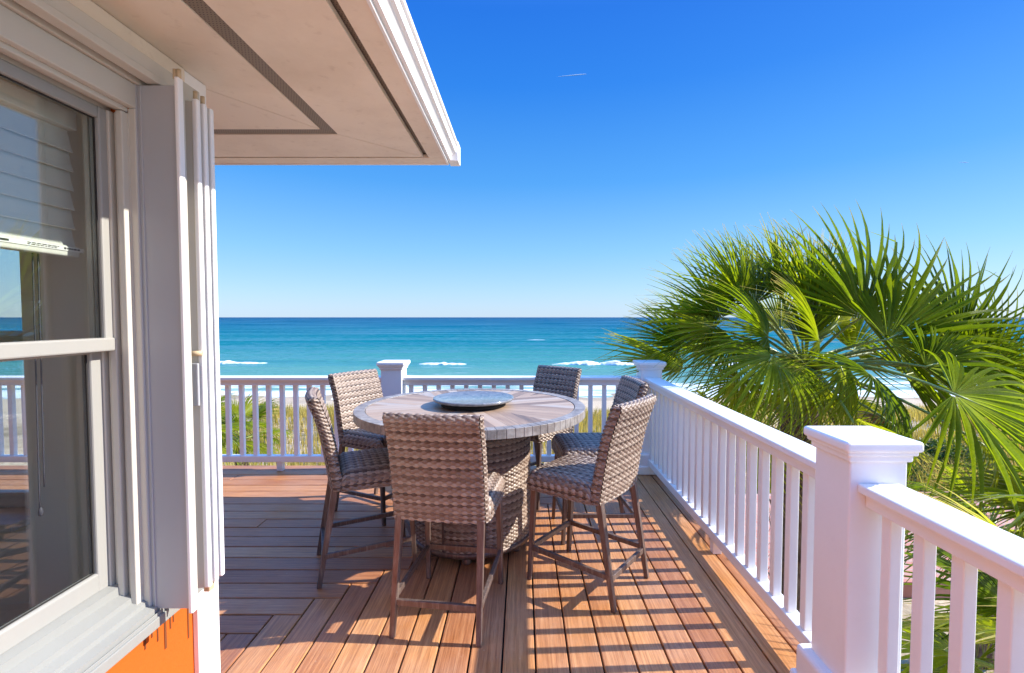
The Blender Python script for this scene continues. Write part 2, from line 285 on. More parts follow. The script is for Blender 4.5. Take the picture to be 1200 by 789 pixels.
# ------------------------------------------------------------------ mesh helpers
class MB:
    def __init__(s): s.bm = bmesh.new(); s.uv = s.bm.loops.layers.uv.new('UVMap')
    def box(s, x0, x1, y0, y1, z0, z1, bev=0.0, seg=2, mtx=None, uvf=None):
        b = bmesh.new(); bmesh.ops.create_cube(b, size=1)
        for v in b.verts:
            v.co = Vector(((x0+x1)/2 + v.co.x*(x1-x0), (y0+y1)/2 + v.co.y*(y1-y0), (z0+z1)/2 + v.co.z*(z1-z0)))
        if bev > 0: bmesh.ops.bevel(b, geom=b.edges[:], offset=bev, segments=seg, profile=0.5, affect='EDGES')
        s.add(b, mtx, uvf); return s
    def add(s, b, mtx=None, uvf=None):
        vm = {}
        for v in b.verts: vm[v] = s.bm.verts.new(mtx @ v.co if mtx else v.co)
        for f in b.faces:
            try: nf = s.bm.faces.new([vm[v] for v in f.verts])
            except ValueError: continue
            nf.smooth = f.smooth
            if uvf:
                for l, v in zip(nf.loops, f.verts): l[s.uv].uv = uvf(v.co)
        b.free()
    def bar(s, p0, p1, w0, w1=None, d0=None, d1=None, bev=0.003, up=(0, 0, 1)):
        p0, p1 = Vector(p0), Vector(p1); w1 = w1 or w0; d0 = d0 or w0; d1 = d1 or w1
        z = (p1-p0); L = z.length; z.normalize(); x = Vector(up).cross(z)
        if x.length < 0.05: x = Vector((1, 0, 0)) - z*z.x
        x.normalize(); y = z.cross(x)
        b = bmesh.new(); bmesh.ops.create_cube(b, size=1)
        for v in b.verts:
            k = v.co.z + 0.5; v.co = Vector((v.co.x*(w0+(w1-w0)*k), v.co.y*(d0+(d1-d0)*k), k*L))
        if bev: bmesh.ops.bevel(b, geom=b.edges[:], offset=bev, segments=2, profile=0.5, affect='EDGES')
        m = Matrix((x, y, z)).transposed().to_4x4(); m.translation = p0; s.add(b, m); return s
    def tube(s, pts, rad, n=8, cap=True):
        pts = [Vector(p) for p in pts]; rings = []
        if not isinstance(rad, (list, tuple)): rad = [rad]*len(pts)
        for i, p in enumerate(pts):
            d = (pts[min(i+1, len(pts)-1)] - pts[max(i-1, 0)]).normalized()
            x = d.cross(Vector((0, 0, 1)))
            if x.length < 0.05: x = d.cross(Vector((1, 0, 0)))
            x.normalize(); y = d.cross(x)
            rings.append([s.bm.verts.new(p + (x*math.cos(2*math.pi*k/n) + y*math.sin(2*math.pi*k/n))*rad[i]) for k in range(n)])
        for a, b in zip(rings, rings[1:]):
            for k in range(n):
                f = s.bm.faces.new((a[k], a[(k+1) % n], b[(k+1) % n], b[k])); f.smooth = True
        if cap: s.bm.faces.new(rings[0][::-1]); s.bm.faces.new(rings[-1])
        return s
    def lathe(s, prof, n=64, c=(0, 0, 0), smooth=True):
        rings = []
        for r, z in prof:
            if r < 1e-6: rings.append([s.bm.verts.new((c[0], c[1], c[2]+z))])
            else: rings.append([s.bm.verts.new((c[0]+r*math.cos(2*math.pi*k/n), c[1]+r*math.sin(2*math.pi*k/n), c[2]+z)) for k in range(n)])
        for a, b in zip(rings, rings[1:]):
            for k in range(n):
                vs = [a[k % len(a)], a[(k+1) % len(a)], b[(k+1) % len(b)], b[k % len(b)]]
                u = []
                for v in vs:
                    if v not in u: u.append(v)
                if len(u) > 2:
                    f = s.bm.faces.new(u); f.smooth = smooth
        return s
    def poly(s, pts): s.bm.faces.new([s.bm.verts.new(p) for p in pts]); return s
    def prism(s, pts, axis, a, b):
        """outline pts (2-D) pushed along an axis from a to b"""
        def P(q, h): return {'x': (h, q[0], q[1]), 'y': (q[0], h, q[1]), 'z': (q[0], q[1], h)}[axis]
        A = [s.bm.verts.new(P(q, a)) for q in pts]; B = [s.bm.verts.new(P(q, b)) for q in pts]
        n = len(pts)
        for i in range(n): s.bm.faces.new((A[i], A[(i+1) % n], B[(i+1) % n], B[i]))
        s.bm.faces.new(A[::-1]); s.bm.faces.new(B); return s
    def build(s, name, m, parent=None, smooth=None, fix=True):
        if fix: bmesh.ops.recalc_face_normals(s.bm, faces=s.bm.faces[:])
        me = bpy.data.meshes.new(name); s.bm.to_mesh(me); s.bm.free()
        if smooth is not None: me.polygons.foreach_set('use_smooth', [smooth]*len(me.polygons))
        me.materials.append(m); o = bpy.data.objects.new(name, me); COL.objects.link(o)
        if parent: o.parent = parent
        return o
def raw(name, verts, faces, m, parent=None, smooth=False, uvs=None):
    me = bpy.data.meshes.new(name); me.from_pydata(verts, [], faces)
    if uvs is not None:
        lay = me.uv_layers.new(name='UVMap'); idx = np.empty(len(me.loops), dtype=np.int32); me.loops.foreach_get('vertex_index', idx)
        lay.data.foreach_set('uv', np.asarray(uvs, dtype=np.float32)[idx].ravel())
    me.polygons.foreach_set('use_smooth', [smooth]*len(me.polygons))
    me.materials.append(m); o = bpy.data.objects.new(name, me); COL.objects.link(o)
    if parent: o.parent = parent
    return o
def tag(o, label=None, cat=None, group=None, kind=None):
    if label: o['label'] = label
    if cat: o['category'] = cat
    if group: o['group'] = group
    if kind: o['kind'] = kind
    return o
def empty(name, loc, rz=0):
    o = bpy.data.objects.new(name, None); COL.objects.link(o); o.location = loc; o.rotation_euler = (0, 0, rz); o.empty_display_size = 0.2
    return o
def struct(o): o['kind'] = 'structure'; return o
def copy_tree(o, parent=None):
    c = o.copy(); COL.objects.link(c); c.parent = parent
    for ch in list(o.children): copy_tree(ch, c)
    return c

# ------------------------------------------------------------------ ground, beach, sea
def ground_h(x, y):
    n = mnoise.noise(Vector((x*0.16, y*0.16, 3.1))); n2 = mnoise.noise(Vector((x*0.5, y*0.5, 7.7)))
    base = -3.3
    if y > 11: base += 0.75*math.exp(-((y-19)/4.2)**2)*(0.7+0.9*n) + 0.12*n2
    if y > 21: base -= min(1.25, (y-21)*0.105)
    if y > 32: base -= (y-32)*0.058
    return base + 0.07*n2
xs = np.concatenate([np.linspace(-600, -70, 12), np.linspace(-60, 60, 121), np.linspace(70, 600, 12)])
ys = np.concatenate([np.linspace(-60, 4, 9), np.linspace(5, 60, 111), np.linspace(66, 120, 5)])
V = [(x, y, ground_h(x, y)) for y in ys for x in xs]; nx = len(xs)
F = [(j*nx+i, j*nx+i+1, (j+1)*nx+i+1, (j+1)*nx+i) for j in range(len(ys)-1) for i in range(nx-1)]
struct(raw('beach', V, F, M_SAND, smooth=True))
SEA_Z = -5.0
xs = np.concatenate([-np.geomspace(40000, 90, 22), np.linspace(-80, 80, 161), np.geomspace(90, 40000, 22)])
ys = np.concatenate([np.linspace(30, 120, 181), np.geomspace(124, 60000, 60)])
def sea_h(x, y):
    if y > 240 or abs(x) > 200: return SEA_Z
    k = 0.5+0.5*mnoise.noise(Vector((x*0.02, y*0.03, 0)))
    a = 0.0
    for yc, h, w in ((52, 0.20, 1.4), (60, 0.22, 1.8), (70.5, 0.62, 1.4), (84, 0.25, 2.6), (100, 0.28, 3.2), (122, 0.3, 4)):
        yy = yc + 3.0*mnoise.noise(Vector((x*0.035, yc, 1.3)))
        a += h*k*math.exp(-((y-yy)/w)**2)
    return SEA_Z + a + 0.05*mnoise.noise(Vector((x*0.3, y*0.6, 2)))
V = [(x, y, sea_h(x, y)) for y in ys for x in xs]; nx = len(xs)
F = [(j*nx+i, j*nx+i+1, (j+1)*nx+i+1, (j+1)*nx+i) for j in range(len(ys)-1) for i in range(nx-1)]
struct(raw('sea', V, F, M_SEA, smooth=True))
# breaking crests: rounded rolls of foam standing on the wave
def breaker(xc, yc, L, h, w, label, seed):
    rr = random.Random(seed); V = []; F = []; nu, nv = max(24, int(L*7)), 11
    for i in range(nu+1):
        s = i/nu; e = min(1, 3.2*min(s, 1-s))**0.7*(0.75+0.45*mnoise.noise(Vector((s*L*0.5, seed, 0)))+0.22*mnoise.noise(Vector((s*L*1.7, seed, 4))))
        for j in range(nv):
            a = math.pi*j/(nv-1); d = 1+0.35*mnoise.noise(Vector((s*L*0.7, j*0.35, seed)))
            V.append((xc+(s-0.5)*L, yc - w*e*math.cos(a)*d + 1.0*mnoise.noise(Vector((s*L*0.12, seed, 5))), SEA_Z-0.05 + e*h*math.sin(a)*(0.8+0.2*d)))
    for i in range(nu):
        for j in range(nv-1): F.append((i*nv+j, i*nv+j+1, (i+1)*nv+j+1, (i+1)*nv+j))
    o = raw('breaking_wave', V, F, M_FOAM, smooth=True); tag(o, label, 'wave', 'white breakers on the sea')
    return o
breaker(-43, 69, 16, 0.42, 1.2, 'white breaking wave left of the left far post, nearest the house wall', 3)
breaker(-11.0, 67, 7.4, 0.42, 1.0, 'short white breaking wave between far left post and table, beyond the rail', 5)
breaker(10.8, 67, 14, 0.6, 1.6, 'wide white breaking wave behind the far wicker chair back', 8)
breaker(34, 66, 22, 0.55, 1.6, 'long white breaking wave behind the green palm crown', 12)
breaker(4.2, 140, 7, 0.16, 0.6, 'thin distant white wave crest far out on the blue sea', 15)
# terracotta paved yard below the deck on the right
struct(MB().prism([(2.6, 8.2), (15, 8.0), (15.5, 12.6), (3.0, 12.2)], 'z', -3.6, -3.02).build('paved_yard', M_PAVER))

# ------------------------------------------------------------------ deck
deck = MB(); P = 0.146; GAP = 0.008; X0 = 1.372; Z0 = X0 + 3.51; bid = 0; CORNER_Y = 1.905; XL, YN = -7.4, -2.4
def board(x0, x1, y0, y1, along):
    global bid; bid += 1; off = rnd.random()*40; ident = bid
    if along == 'y': uvf = lambda c: (c.y+off, ident + (c.x-x0)+0.3)
    else: uvf = lambda c: (c.x+off, ident + (c.y-y0)+0.3)
    g = GAP/2; z = rnd.uniform(-0.0012, 0.0)
    if along == 'y': deck.box(x0+g, x1-g, y0, y1, -0.028, z, 0.004, 2, None, uvf)
    else: deck.box(x0, x1, y0+g, y1-g, -0.028, z, 0.004, 2, None, uvf)
for j in range(30):            # boards running out to sea
    xa = X0-(j+1)*P
    if xa < -2.0: break
    y0_ = YN if xa > -1.22 else CORNER_Y+0.03
    if -1.28 < xa < -1.22: board(-1.2265, X0-j*P, YN, y0_-0.003, 'y')
    if Z0-j*P-0.004 > y0_+0.05: board(xa, X0-j*P, y0_, Z0-j*P-0.004, 'y')
for k in range(30):            # boards running along the shore side
    xe = X0-(k+1)*P - 0.004
    if Z0-(k+1)*P < CORNER_Y+0.03:
        if xe > -1.20: board(-1.225, xe, Z0-(k+1)*P, Z0-k*P, 'x')
        continue
    cut = rnd.choice([None, -2.7, -1.9, -3.4])
    if cut and cut < xe-0.6: board(cut+0.002, xe, Z0-(k+1)*P, Z0-k*P, 'x'); board(XL, cut-0.002, Z0-(k+1)*P, Z0-k*P, 'x')
    else: board(XL, xe, Z0-(k+1)*P, Z0-k*P, 'x')
struct(deck.build('deck', M_DECK, fix=True))
sub = MB(); sub.box(XL+0.05, X0-0.03, 1.95, Z0-0.03, -0.26, -0.034); sub.box(-1.23, X0-0.03, YN, 1.946, -0.26, -0.034)
struct(sub.build('dark_sub_sheet', M_DARK))  # dark slab added under the boards so the gaps look shaded
struct(MB().box(X0-0.024, X0+0.004, YN, Z0, -0.30, -0.031).box(XL, X0-0.028, Z0-0.026, Z0+0.004, -0.30, -0.031).build('deck_fascia', M_RAIL))

# ------------------------------------------------------------------ railings
RX, RY = 1.235, 4.72; HW = 0.10
def post(parent, x, y):
    p = MB().box(-HW, HW, -HW, HW, 0.0, 1.01, 0.006).build('post', M_RAIL, parent); p.location = (x, y, 0)
    c = MB().box(-HW-0.012, HW+0.012, -HW-0.012, HW+0.012, 1.0, 1.035, 0.008, 3)
    c.box(-HW-0.022, HW+0.022, -HW-0.022, HW+0.022, 1.024, 1.044, 0.006, 3)
    b = bmesh.new(); bmesh.ops.create_cube(b, size=1); s = HW+0.033
    for v in b.verts:
        v.co = Vector((v.co.x*2*s, v.co.y*2*s, 1.038 if v.co.z < 0 else 1.076))
    bmesh.ops.bevel(b, geom=b.edges[:], offset=0.012, segments=4, profile=0.5, affect='EDGES')
    c.add(b); c.build('post_cap', M_RAIL, p)
    k = MB().box(-HW-0.04, HW+0.04, -HW-0.04, HW+0.04, 0.0, 0.20, 0.02, 3); k.box(-HW-0.055, HW+0.055, -HW-0.055, HW+0.055, 0.0, 0.085, 0.014, 3)
    k.build('base_trim', M_RAIL, p)
    return p
BAL = None
def section(parent, axis, a, b, fixed, foot):
    """one run of railing between two posts"""
    def bx(m, lo, hi, w, z0, z1, bev):
        if axis == 'y': m.box(fixed-w, fixed+w, lo, hi, z0, z1, bev)
        else: m.box(lo, hi, fixed-w, fixed+w, z0, z1, bev)
        return m
    m = MB(); bx(m, a, b, 0.074, 0.893, 0.925, 0.007); bx(m, a, b, 0.045, 0.842, 0.8935, 0.004); m.build('top_rail', M_RAIL, parent)
    m = MB(); bx(m, a, b, 0.036, 0.088, 0.150, 0.006); m.build('bottom_rail', M_RAIL, parent)
    n = round((b-a)/0.1325); st = (b-a)/n
    global BAL
    for i in range(n):
        q = a + (i+0.5)*st; loc = (fixed, q, 0) if axis == 'y' else (q, fixed, 0)
        if BAL is None:
            o = MB().box(-0.0205, 0.0205, -0.0205, 0.0205, 0.149, 0.844, 0.004).build('baluster', M_RAIL, parent); BAL = o
        else:
            o = BAL.copy(); COL.objects.link(o); o.parent = parent
        o.location = loc
    for q in foot:
        m = MB(); bx(m, q-0.028, q+0.028, 0.027, 0.0, 0.0895, 0.004); m.build('foot_block', M_RAIL, parent)
rr_ = tag(empty('deck_railing', (0, 0, 0)), 'white railing along the right side of the deck beside the green palm', 'railing')
post(rr_, RX, RY); post(rr_, RX, 1.765); post(rr_, RX, -1.5)
section(rr_, 'y', 1.865, RY-HW, RX, [3.05]); section(rr_, 'y', -1.4, 1.665, RX, [0.2])
fr2 = tag(empty('deck_railing', (0, RY, 0)), 'white railing across the far end of the deck facing the sea', 'railing')
LX = -1.25
post(fr2, LX, 0); section(fr2, 'x', LX+HW, RX-HW, 0, [-0.1]); section(fr2, 'x', -6.9, LX-HW, 0, [-2.37, -4.6])
post(fr2, -7.0, 0)

# ------------------------------------------------------------------ house
WX = -1.25; CY = 1.905
house = tag(empty('beach_house', (WX, CY, 0)), 'beach house corner with white window, orange wall and beige eaves', 'house')
def hb(m, name, mt, parent=house, **k):
    o = m.build(name, mt, None, **k); o.parent = parent
    if parent: o.matrix_parent_inverse = Matrix.Translation(-parent.matrix_world.translation if parent.type != 'EMPTY' else -parent.location)
    return o
HI = Matrix.Translation(-Vector(house.location))
WB, WT = 0.60, 2.17          # window opening, on the deck side
WY0, WY1 = 0.15, 1.575
wm = MB()
wm.box(WX-0.15, WX, -4.0, WY0, -3.4, 2.46); wm.box(WX-0.15, WX, WY1, CY, -3.4, 2.46)
wm.box(WX-0.15, WX, WY0, WY1, -3.4, 0.515); wm.box(WX-0.15, WX, WY0, WY1, WT, 2.46)
hb(wm, 'wall', M_ORANGE)
OX0, OX1, OZ0, OZ1 = -4.9, -1.80, 0.74, 2.05    # window in the sea-facing wall, widened out of view to brighten the room
wm = MB(); wm.box(-6.2, OX0, CY-0.14, CY, -3.4, 2.46); wm.box(OX1, WX-0.152, CY-0.14, CY, -3.4, 2.46)
wm.box(OX0, OX1, CY-0.14, CY, -3.4, OZ0); wm.box(OX0, OX1, CY-0.14, CY, OZ1, 2.46)
hb(wm, 'wall', M_ORANGE)
wm = MB(); wm.box(-6.2, -6.05, -4.0, CY-0.142, -3.4, 2.46); wm.box(-6.048, WX-0.152, -4.0, -3.85, -3.4, 2.46); hb(wm, 'wall', M_ORANGE)
# room lining
e = 0.012
lin = MB()
lin.box(WX-0.152-e, WX-0.152, -3.8, WY0-0.02, 0.1, 2.36); lin.box(WX-0.152-e, WX-0.152, WY1+0.03, CY-0.142, 0.1, 2.36)
lin.box(WX-0.152-e, WX-0.152, WY0-0.02, WY1+0.03, 0.1, WB-0.01); lin.box(WX-0.152-e, WX-0.152, WY0-0.02, WY1+0.03, WT+0.02, 2.36)
lin.box(-6.0, OX0, CY-0.142-e, CY-0.142, 0.1, 2.36); lin.box(OX1, WX-0.17, CY-0.142-e, CY-0.142, 0.1, 2.36)
lin.box(OX0, OX1, CY-0.142-e, CY-0.142, 0.1, OZ0); lin.box(OX0, OX1, CY-0.142-e, CY-0.142, OZ1, 2.36)
lin.box(-6.03, -6.01, -3.8, CY-0.16, 0.1, 2.36); lin.box(-6.0, WX-0.17, -3.84, -3.82, 0.1, 2.36)
hb(lin, 'interior_wall', M_BEIGE)
hb(MB().box(-6.04, WX-0.154, -3.84, CY-0.144, 0.02, 0.09), 'floor', M_IFLOOR)
hb(MB().box(-6.04, WX-0.154, -3.84, CY-0.144, 2.365, 2.40), 'ceiling', M_BEIGE)
hb(MB().box(WX+0.001, WX+0.022, 1.80, CY+0.022, -0.02, 2.398, 0.003).box(WX-0.14, WX+0.0005, CY+0.001, CY+0.021, -0.02, 2.398, 0.003), 'corner_board', M_RAIL)
# drip stains on the painted wall
dm = MB()
for y, z0, w in ((1.66, 0.34, 0.010), (1.685, 0.395, 0.006), (1.70, 0.41, 0.005), (1.775, 0.30, 0.007), (1.80, 0.38, 0.005), (1.57, 0.40, 0.006), (1.60, 0.42, 0.005), (1.625, 0.39, 0.006)):
    dm.box(WX+0.0005, WX+0.0025, y-w/2, y+w/2, z0, 0.478, 0.0006, 1)
dm.box(WX+0.0005, WX+0.0025, 1.55, 1.72, 0.455, 0.478, 0.0006, 1)
hb(dm, 'drip_stain', M_DRIP)
# soffit with two vented strips, fascia, gutter
EX, EY, EZ = -0.43, 2.90, 2.40
V0x, V1x, V0y, V1y = -0.97, -0.907, 2.368, 2.434
G0, G1 = -0.558, -0.527
sm = MB()
def plate(m, pts, z0=EZ, z1=EZ+0.02): m.prism(pts, 'z', z0, z1)
plate(sm, [(V1x, -4), (G0, -4), (G0, 2.762), (V1x, V1y-0.005)])
plate(sm, [(V1x, V1y+0.001), (G0, 2.7685), (-6.3, 2.7685), (-6.3, V1y+0.001)])
plate(sm, [(WX-0.02, -4), (V0x, -4), (V0x, V0y-0.006), (WX-0.02, CY+0.015)])
plate(sm, [(WX-0.022, CY+0.022), (V0x-0.001, V0y), (-6.3, V0y), (-6.3, CY+0.022)])
plate(sm, [(G1, -4), (EX-0.012, -4), (EX-0.012, EY-0.115), (G1, EY-0.115)])
plate(sm, [(-6.3, EY-0.112), (EX-0.012, EY-0.112), (EX-0.012, EY-0.012), (-6.3, EY-0.012)])
hb(sm, 'soffit', M_SOFF)
vm = MB(); plate(vm, [(V0x+0.0005, -4), (V1x-0.0005, -4), (V1x-0.0005, V1y), (V0x+0.0005, V0y)], EZ+0.004, EZ+0.012)
plate(vm, [(V0x-0.002, V0y+0.0005), (V1x-0.002, V1y+0.0002), (-6.3, V1y+0.0002), (-6.3, V0y+0.0005)], EZ+0.004, EZ+0.012)
hb(vm, 'soffit_vent', M_VENT)
gm = MB(); plate(gm, [(G0-0.002, -4), (G1+0.002, -4), (G1+0.002, EY-0.114), (G0-0.002, EY-0.114)], EZ+0.026, EZ+0.034)
plate(gm, [(-6.3, 2.7675), (G1, 2.7675), (G1, EY-0.113), (-6.3, EY-0.113)], EZ+0.036, EZ+0.044)
hb(gm, 'soffit_gap', M_VENT)
fm = MB(); fm.box(EX-0.012, EX, -4, EY-0.012, EZ-0.006, EZ+0.13, 0.002); fm.box(-6.3, EX, EY-0.0118, EY, EZ-0.006, EZ+0.13, 0.002)
hb(fm, 'fascia', M_RAIL)
# K-style gutter: outline pushed along both eaves
kp = [(0.001, 0.008), (0.016, 0.008), (0.020, 0.030), (0.034, 0.046), (0.046, 0.052), (0.046, 0.092), (0.056, 0.096), (0.056, 0.112), (0.048, 0.112), (0.048, 0.100), (0.038, 0.094), (0.010, 0.094), (0.001, 0.112)]
gu = MB(); gu.prism([(EX+a, EZ+b) for a, b in kp], 'y', -4, EY+0.05); hb(gu, 'gutter', M_RAIL)
gu = MB(); gu.prism([(EY+a, EZ+b) for a, b in kp], 'x', -6.3, EX+0.0005); hb(gu, 'gutter', M_RAIL)
hb(MB().box(EX+0.0005, EX+0.060, EY-0.05, EY+0.053, EZ+0.004, EZ+0.116, 0.003), 'gutter_corner', M_RAIL)
rf = MB(); a = Vector((EX+0.03, EY+0.03, EZ+0.135)); h_ = 1.35; ridge = -3.4
rf.poly([(EX+0.03, -4, EZ+0.135), tuple(a), (ridge, EY+0.03+ridge-(EX+0.03), EZ+0.135+h_), (ridge, -4, EZ+0.135+h_)])
rf.poly([tuple(a), (-6.3, EY+0.03, EZ+0.135), (-6.3, EY+0.03, EZ+0.136), (-6.3, EY+0.03+ridge-(EX+0.03), EZ+0.135+h_), (ridge, EY+0.03+ridge-(EX+0.03), EZ+0.135+h_)])
rf.poly([(EX+0.03, -4, EZ+0.132), (EX+0.03, EY+0.03, EZ+0.132), (-6.3, EY+0.03, EZ+0.132), (-6.3, -4, EZ+0.132)])
hb(rf, 'roof', M_ROOF)
# frieze and casing at the window head, shutter tracks
hb(MB().box(WX+0.001, WX+0.028, -4, 1.798, 2.315, 2.398, 0.003), 'frieze_board', M_SOFF)
tk = MB(); tk.box(WX+0.001, WX+0.085, -2.0, 1.79, 2.262, 2.312, 0.003); tk.box(WX+0.05, WX+0.09, -2.0, 1.79, 2.245, 2.268, 0.003)
tk.box(WX+0.001, WX+0.03, -2.0, 1.79, 2.240, 2.2615, 0.003)
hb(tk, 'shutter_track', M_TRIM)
tk = MB(); tk.box(WX+0.001, WX+0.055, -2.0, 1.795, 0.480, 0.515, 0.003)
for q in (0.010, 0.024, 0.044): tk.box(WX+q, WX+q+0.004, -2.0, 1.785, 0.514, 0.526, 0.001, 1)
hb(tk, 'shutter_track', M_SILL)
# the double-hung window: frame > sashes etc.
win = MB()
win.box(WX-0.004, WX+0.020, -0.05, 1.797, WT-0.006, 2.2395, 0.004); win.box(WX-0.004, WX+0.0195, WY1-0.003, 1.797, 0.5155, WT-0.0065, 0.003)              # head casing
for d, z in ((0.004, 2.150), (0.030, 2.158), (0.058, 2.148), (0.088, 2.158), (0.118, 2.150)):
    win.box(WX-d-0.020, WX-d, WY0, WY1, z, WT+0.0015, 0.003)
for d, w in ((0.002, 0.020), (0.026, 0.012), (0.042, 0.020), (0.068, 0.012), (0.084, 0.020), (0.110, 0.016)):   # ridged jamb
    win.box(WX-d-w, WX-d, WY1-(0.030 if w > 0.013 else 0.016), WY1-0.0005, 0.535, 2.147, 0.003)
    win.box(WX-d-w, WX-d, WY0+0.0005, WY0+(0.030 if w > 0.013 else 0.016), 0.535, 2.147, 0.003)
win.box(WX-0.128, WX, WY1-0.008, WY1-0.0002, WB+0.02, 2.147)
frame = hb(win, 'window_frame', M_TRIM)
def fb(m, name, mt): 
    o = m.build(name, mt); o.parent = frame; o.matrix_parent_inverse = Matrix.Identity(4); return o
sil = MB()
sil.prism([(WX-0.14, 0.602), (WX-0.14, 0.64), (WX-0.06, 0.625), (WX-0.058, 0.600), (WX-0.02, 0.588), (WX-0.018, 0.572), (WX+0.010, 0.562), (WX+0.012, 0.548), (WX+0.040, 0.540), (WX+0.040, 0.518), (WX-0.14, 0.516)], 'y', WY0+0.001, WY1-0.0005)
sil.box(WX+0.0205, WX+0.038, WY1-0.001, 1.604, 0.5165, 0.541, 0.002)
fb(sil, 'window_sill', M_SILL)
up = MB(); ux0, ux1 = WX-0.082, WX-0.050; uy0, uy1 = WY0+0.03, WY1-0.012
up.box(ux0, ux1, uy1-0.046, uy1, 1.395, 2.149, 0.005); up.box(ux0, ux1, uy0, uy0+0.046, 1.395, 2.149, 0.005)
up.box(ux0+0.001, ux1-0.001, uy0+0.045, uy1-0.045, 2.112, 2.148, 0.005); up.box(ux0-0.001, ux1+0.006, uy0, uy1+0.001, 1.394, 1.436, 0.005)
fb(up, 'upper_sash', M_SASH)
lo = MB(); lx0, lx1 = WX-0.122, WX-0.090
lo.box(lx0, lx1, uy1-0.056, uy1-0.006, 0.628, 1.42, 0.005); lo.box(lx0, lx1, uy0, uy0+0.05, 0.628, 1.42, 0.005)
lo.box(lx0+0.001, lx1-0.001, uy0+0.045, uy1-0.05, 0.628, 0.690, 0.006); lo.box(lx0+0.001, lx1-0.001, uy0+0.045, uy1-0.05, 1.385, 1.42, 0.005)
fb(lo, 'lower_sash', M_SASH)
fb(MB().box(ux0+0.012, ux0+0.016, uy0+0.04, uy1-0.040, 1.43, 2.116), 'pane', M_GLASS)
fb(MB().box(lx0+0.012, lx0+0.016, uy0+0.045, uy1-0.050, 0.685, 1.39), 'pane', M_GLASS)
gk = MB(); gk.box(ux0+0.0155, ux0+0.020, uy1-0.0495, uy1-0.0455, 1.437, 2.111); gk.box(ux0+0.0155, ux0+0.020, uy0+0.05, uy1-0.0455, 2.1085, 2.1125)
gk.box(lx0+0.0155, lx0+0.020, uy1-0.0595, uy1-0.0555, 0.692, 1.384); gk.box(lx0+0.0155, lx0+0.020, uy0+0.05, uy1-0.0555, 0.689, 0.693)
fb(gk, 'gasket', M_DARK)
# window in the sea-facing wall
ow = MB(); 
for (a0, a1, b0, b1) in ((OX0, OX0+0.05, OZ0+0.03, OZ1), (OX1-0.05, OX1, OZ0+0.03, OZ1), (OX0+0.05, OX1-0.05, OZ1-0.05, OZ1), (OX0+0.05, OX1-0.05, OZ0+0.03, OZ0+0.09), (OX0+0.05, OX1-0.05, 1.40, 1.45)):
    ow.box(a0+0.0005, a1-0.0005, CY-0.07, CY-0.03, b0+0.0005, b1-0.0005, 0.004)
ow.box(OX0+0.001, OX1-0.001, CY-0.22, CY+0.03, OZ0+0.001, OZ0+0.03, 0.004)
frame2 = hb(ow, 'window_frame', M_TRIM)
o = MB().box(OX0+0.045, OX1-0.045, CY-0.052, CY-0.048, OZ0+0.085, OZ1-0.045).build('pane', M_GLASS); o.parent = frame2
# accordion shutter folded against the wall
sh = MB(); ST, SB = 2.243, 0.532
pr = MB().box(WX+0.006, WX+0.146, 1.580, 1.586, SB, ST-0.004, 0.002); pr.box(WX+0.004, WX+0.022, 1.574, 1.592, SB-0.003, ST, 0.004); pr.box(WX+0.030, WX+0.036, 1.576, 1.582, SB, ST-0.006, 0.002)
shutter = hb(pr, 'shutter', M_SHUT)
o = MB().box(WX+0.1465, WX+0.160, 1.570, 1.596, SB-0.012, ST+0.020, 0.004).build('blade_post', M_RAIL); o.parent = shutter  # whiter than the shutter panel, sunlight put into the paint
zz = [(1.604, 1.632), (1.632, 1.662), (1.668, 1.684), (1.686, 1.700), (1.703, 1.716), (1.718, 1.738)]
for i, (ya, yb) in enumerate(zz):
    m = MB(); b_ = 0.56
    pa, pb = ((WX+0.155, ya), (WX+0.012, yb)) if i % 2 == 0 else ((WX+0.012, ya), (WX+0.155, yb))
    m.prism([(pa[0], pa[1]-0.0025), (pb[0], pb[1]-0.0025), (pb[0], pb[1]+0.0025), (pa[0], pa[1]+0.0025)], 'z', b_, ST-0.02)
    o = m.build('blade', M_TRIM); o.parent = shutter
for y, x in ((1.664, 0.158), (1.701, 0.158), (1.739, 0.156)):
    m = MB(); m.box(WX+x-0.014, WX+x+0.006, y-0.011, y+0.009, 0.56, ST-0.012, 0.006, 3); o = m.build('blade_post', M_RAIL); o.parent = shutter  # whiter finish stands in for sun on the folded edges
for y, x, z in ((1.664, 0.152, ST-0.014), (1.701, 0.152, ST-0.014), (1.583, 0.143, ST+0.018), (1.583, 0.155, ST+0.018)):
    o = MB().tube([(WX+x, y, z), (WX+x, y, z+0.028)], 0.007, 10).build('roller_pin', M_PIN); o.parent = shutter
o = MB().tube([(WX+0.130, 1.636, 1.378), (WX+0.166, 1.646, 1.378)], 0.009, 10).build('lock_pin', M_PIN); o.parent = shutter
o = MB().box(WX+0.125, WX+0.158, 1.632, 1.641, 1.20, 1.345, 0.003).build('lock_plate', M_SHUT); o.parent = shutter
o = MB().box(WX+0.130, WX+0.152, 1.672, 1.700, 0.535, 0.562, 0.003).build('bottom_guide', M_PIN); o.parent = shutter
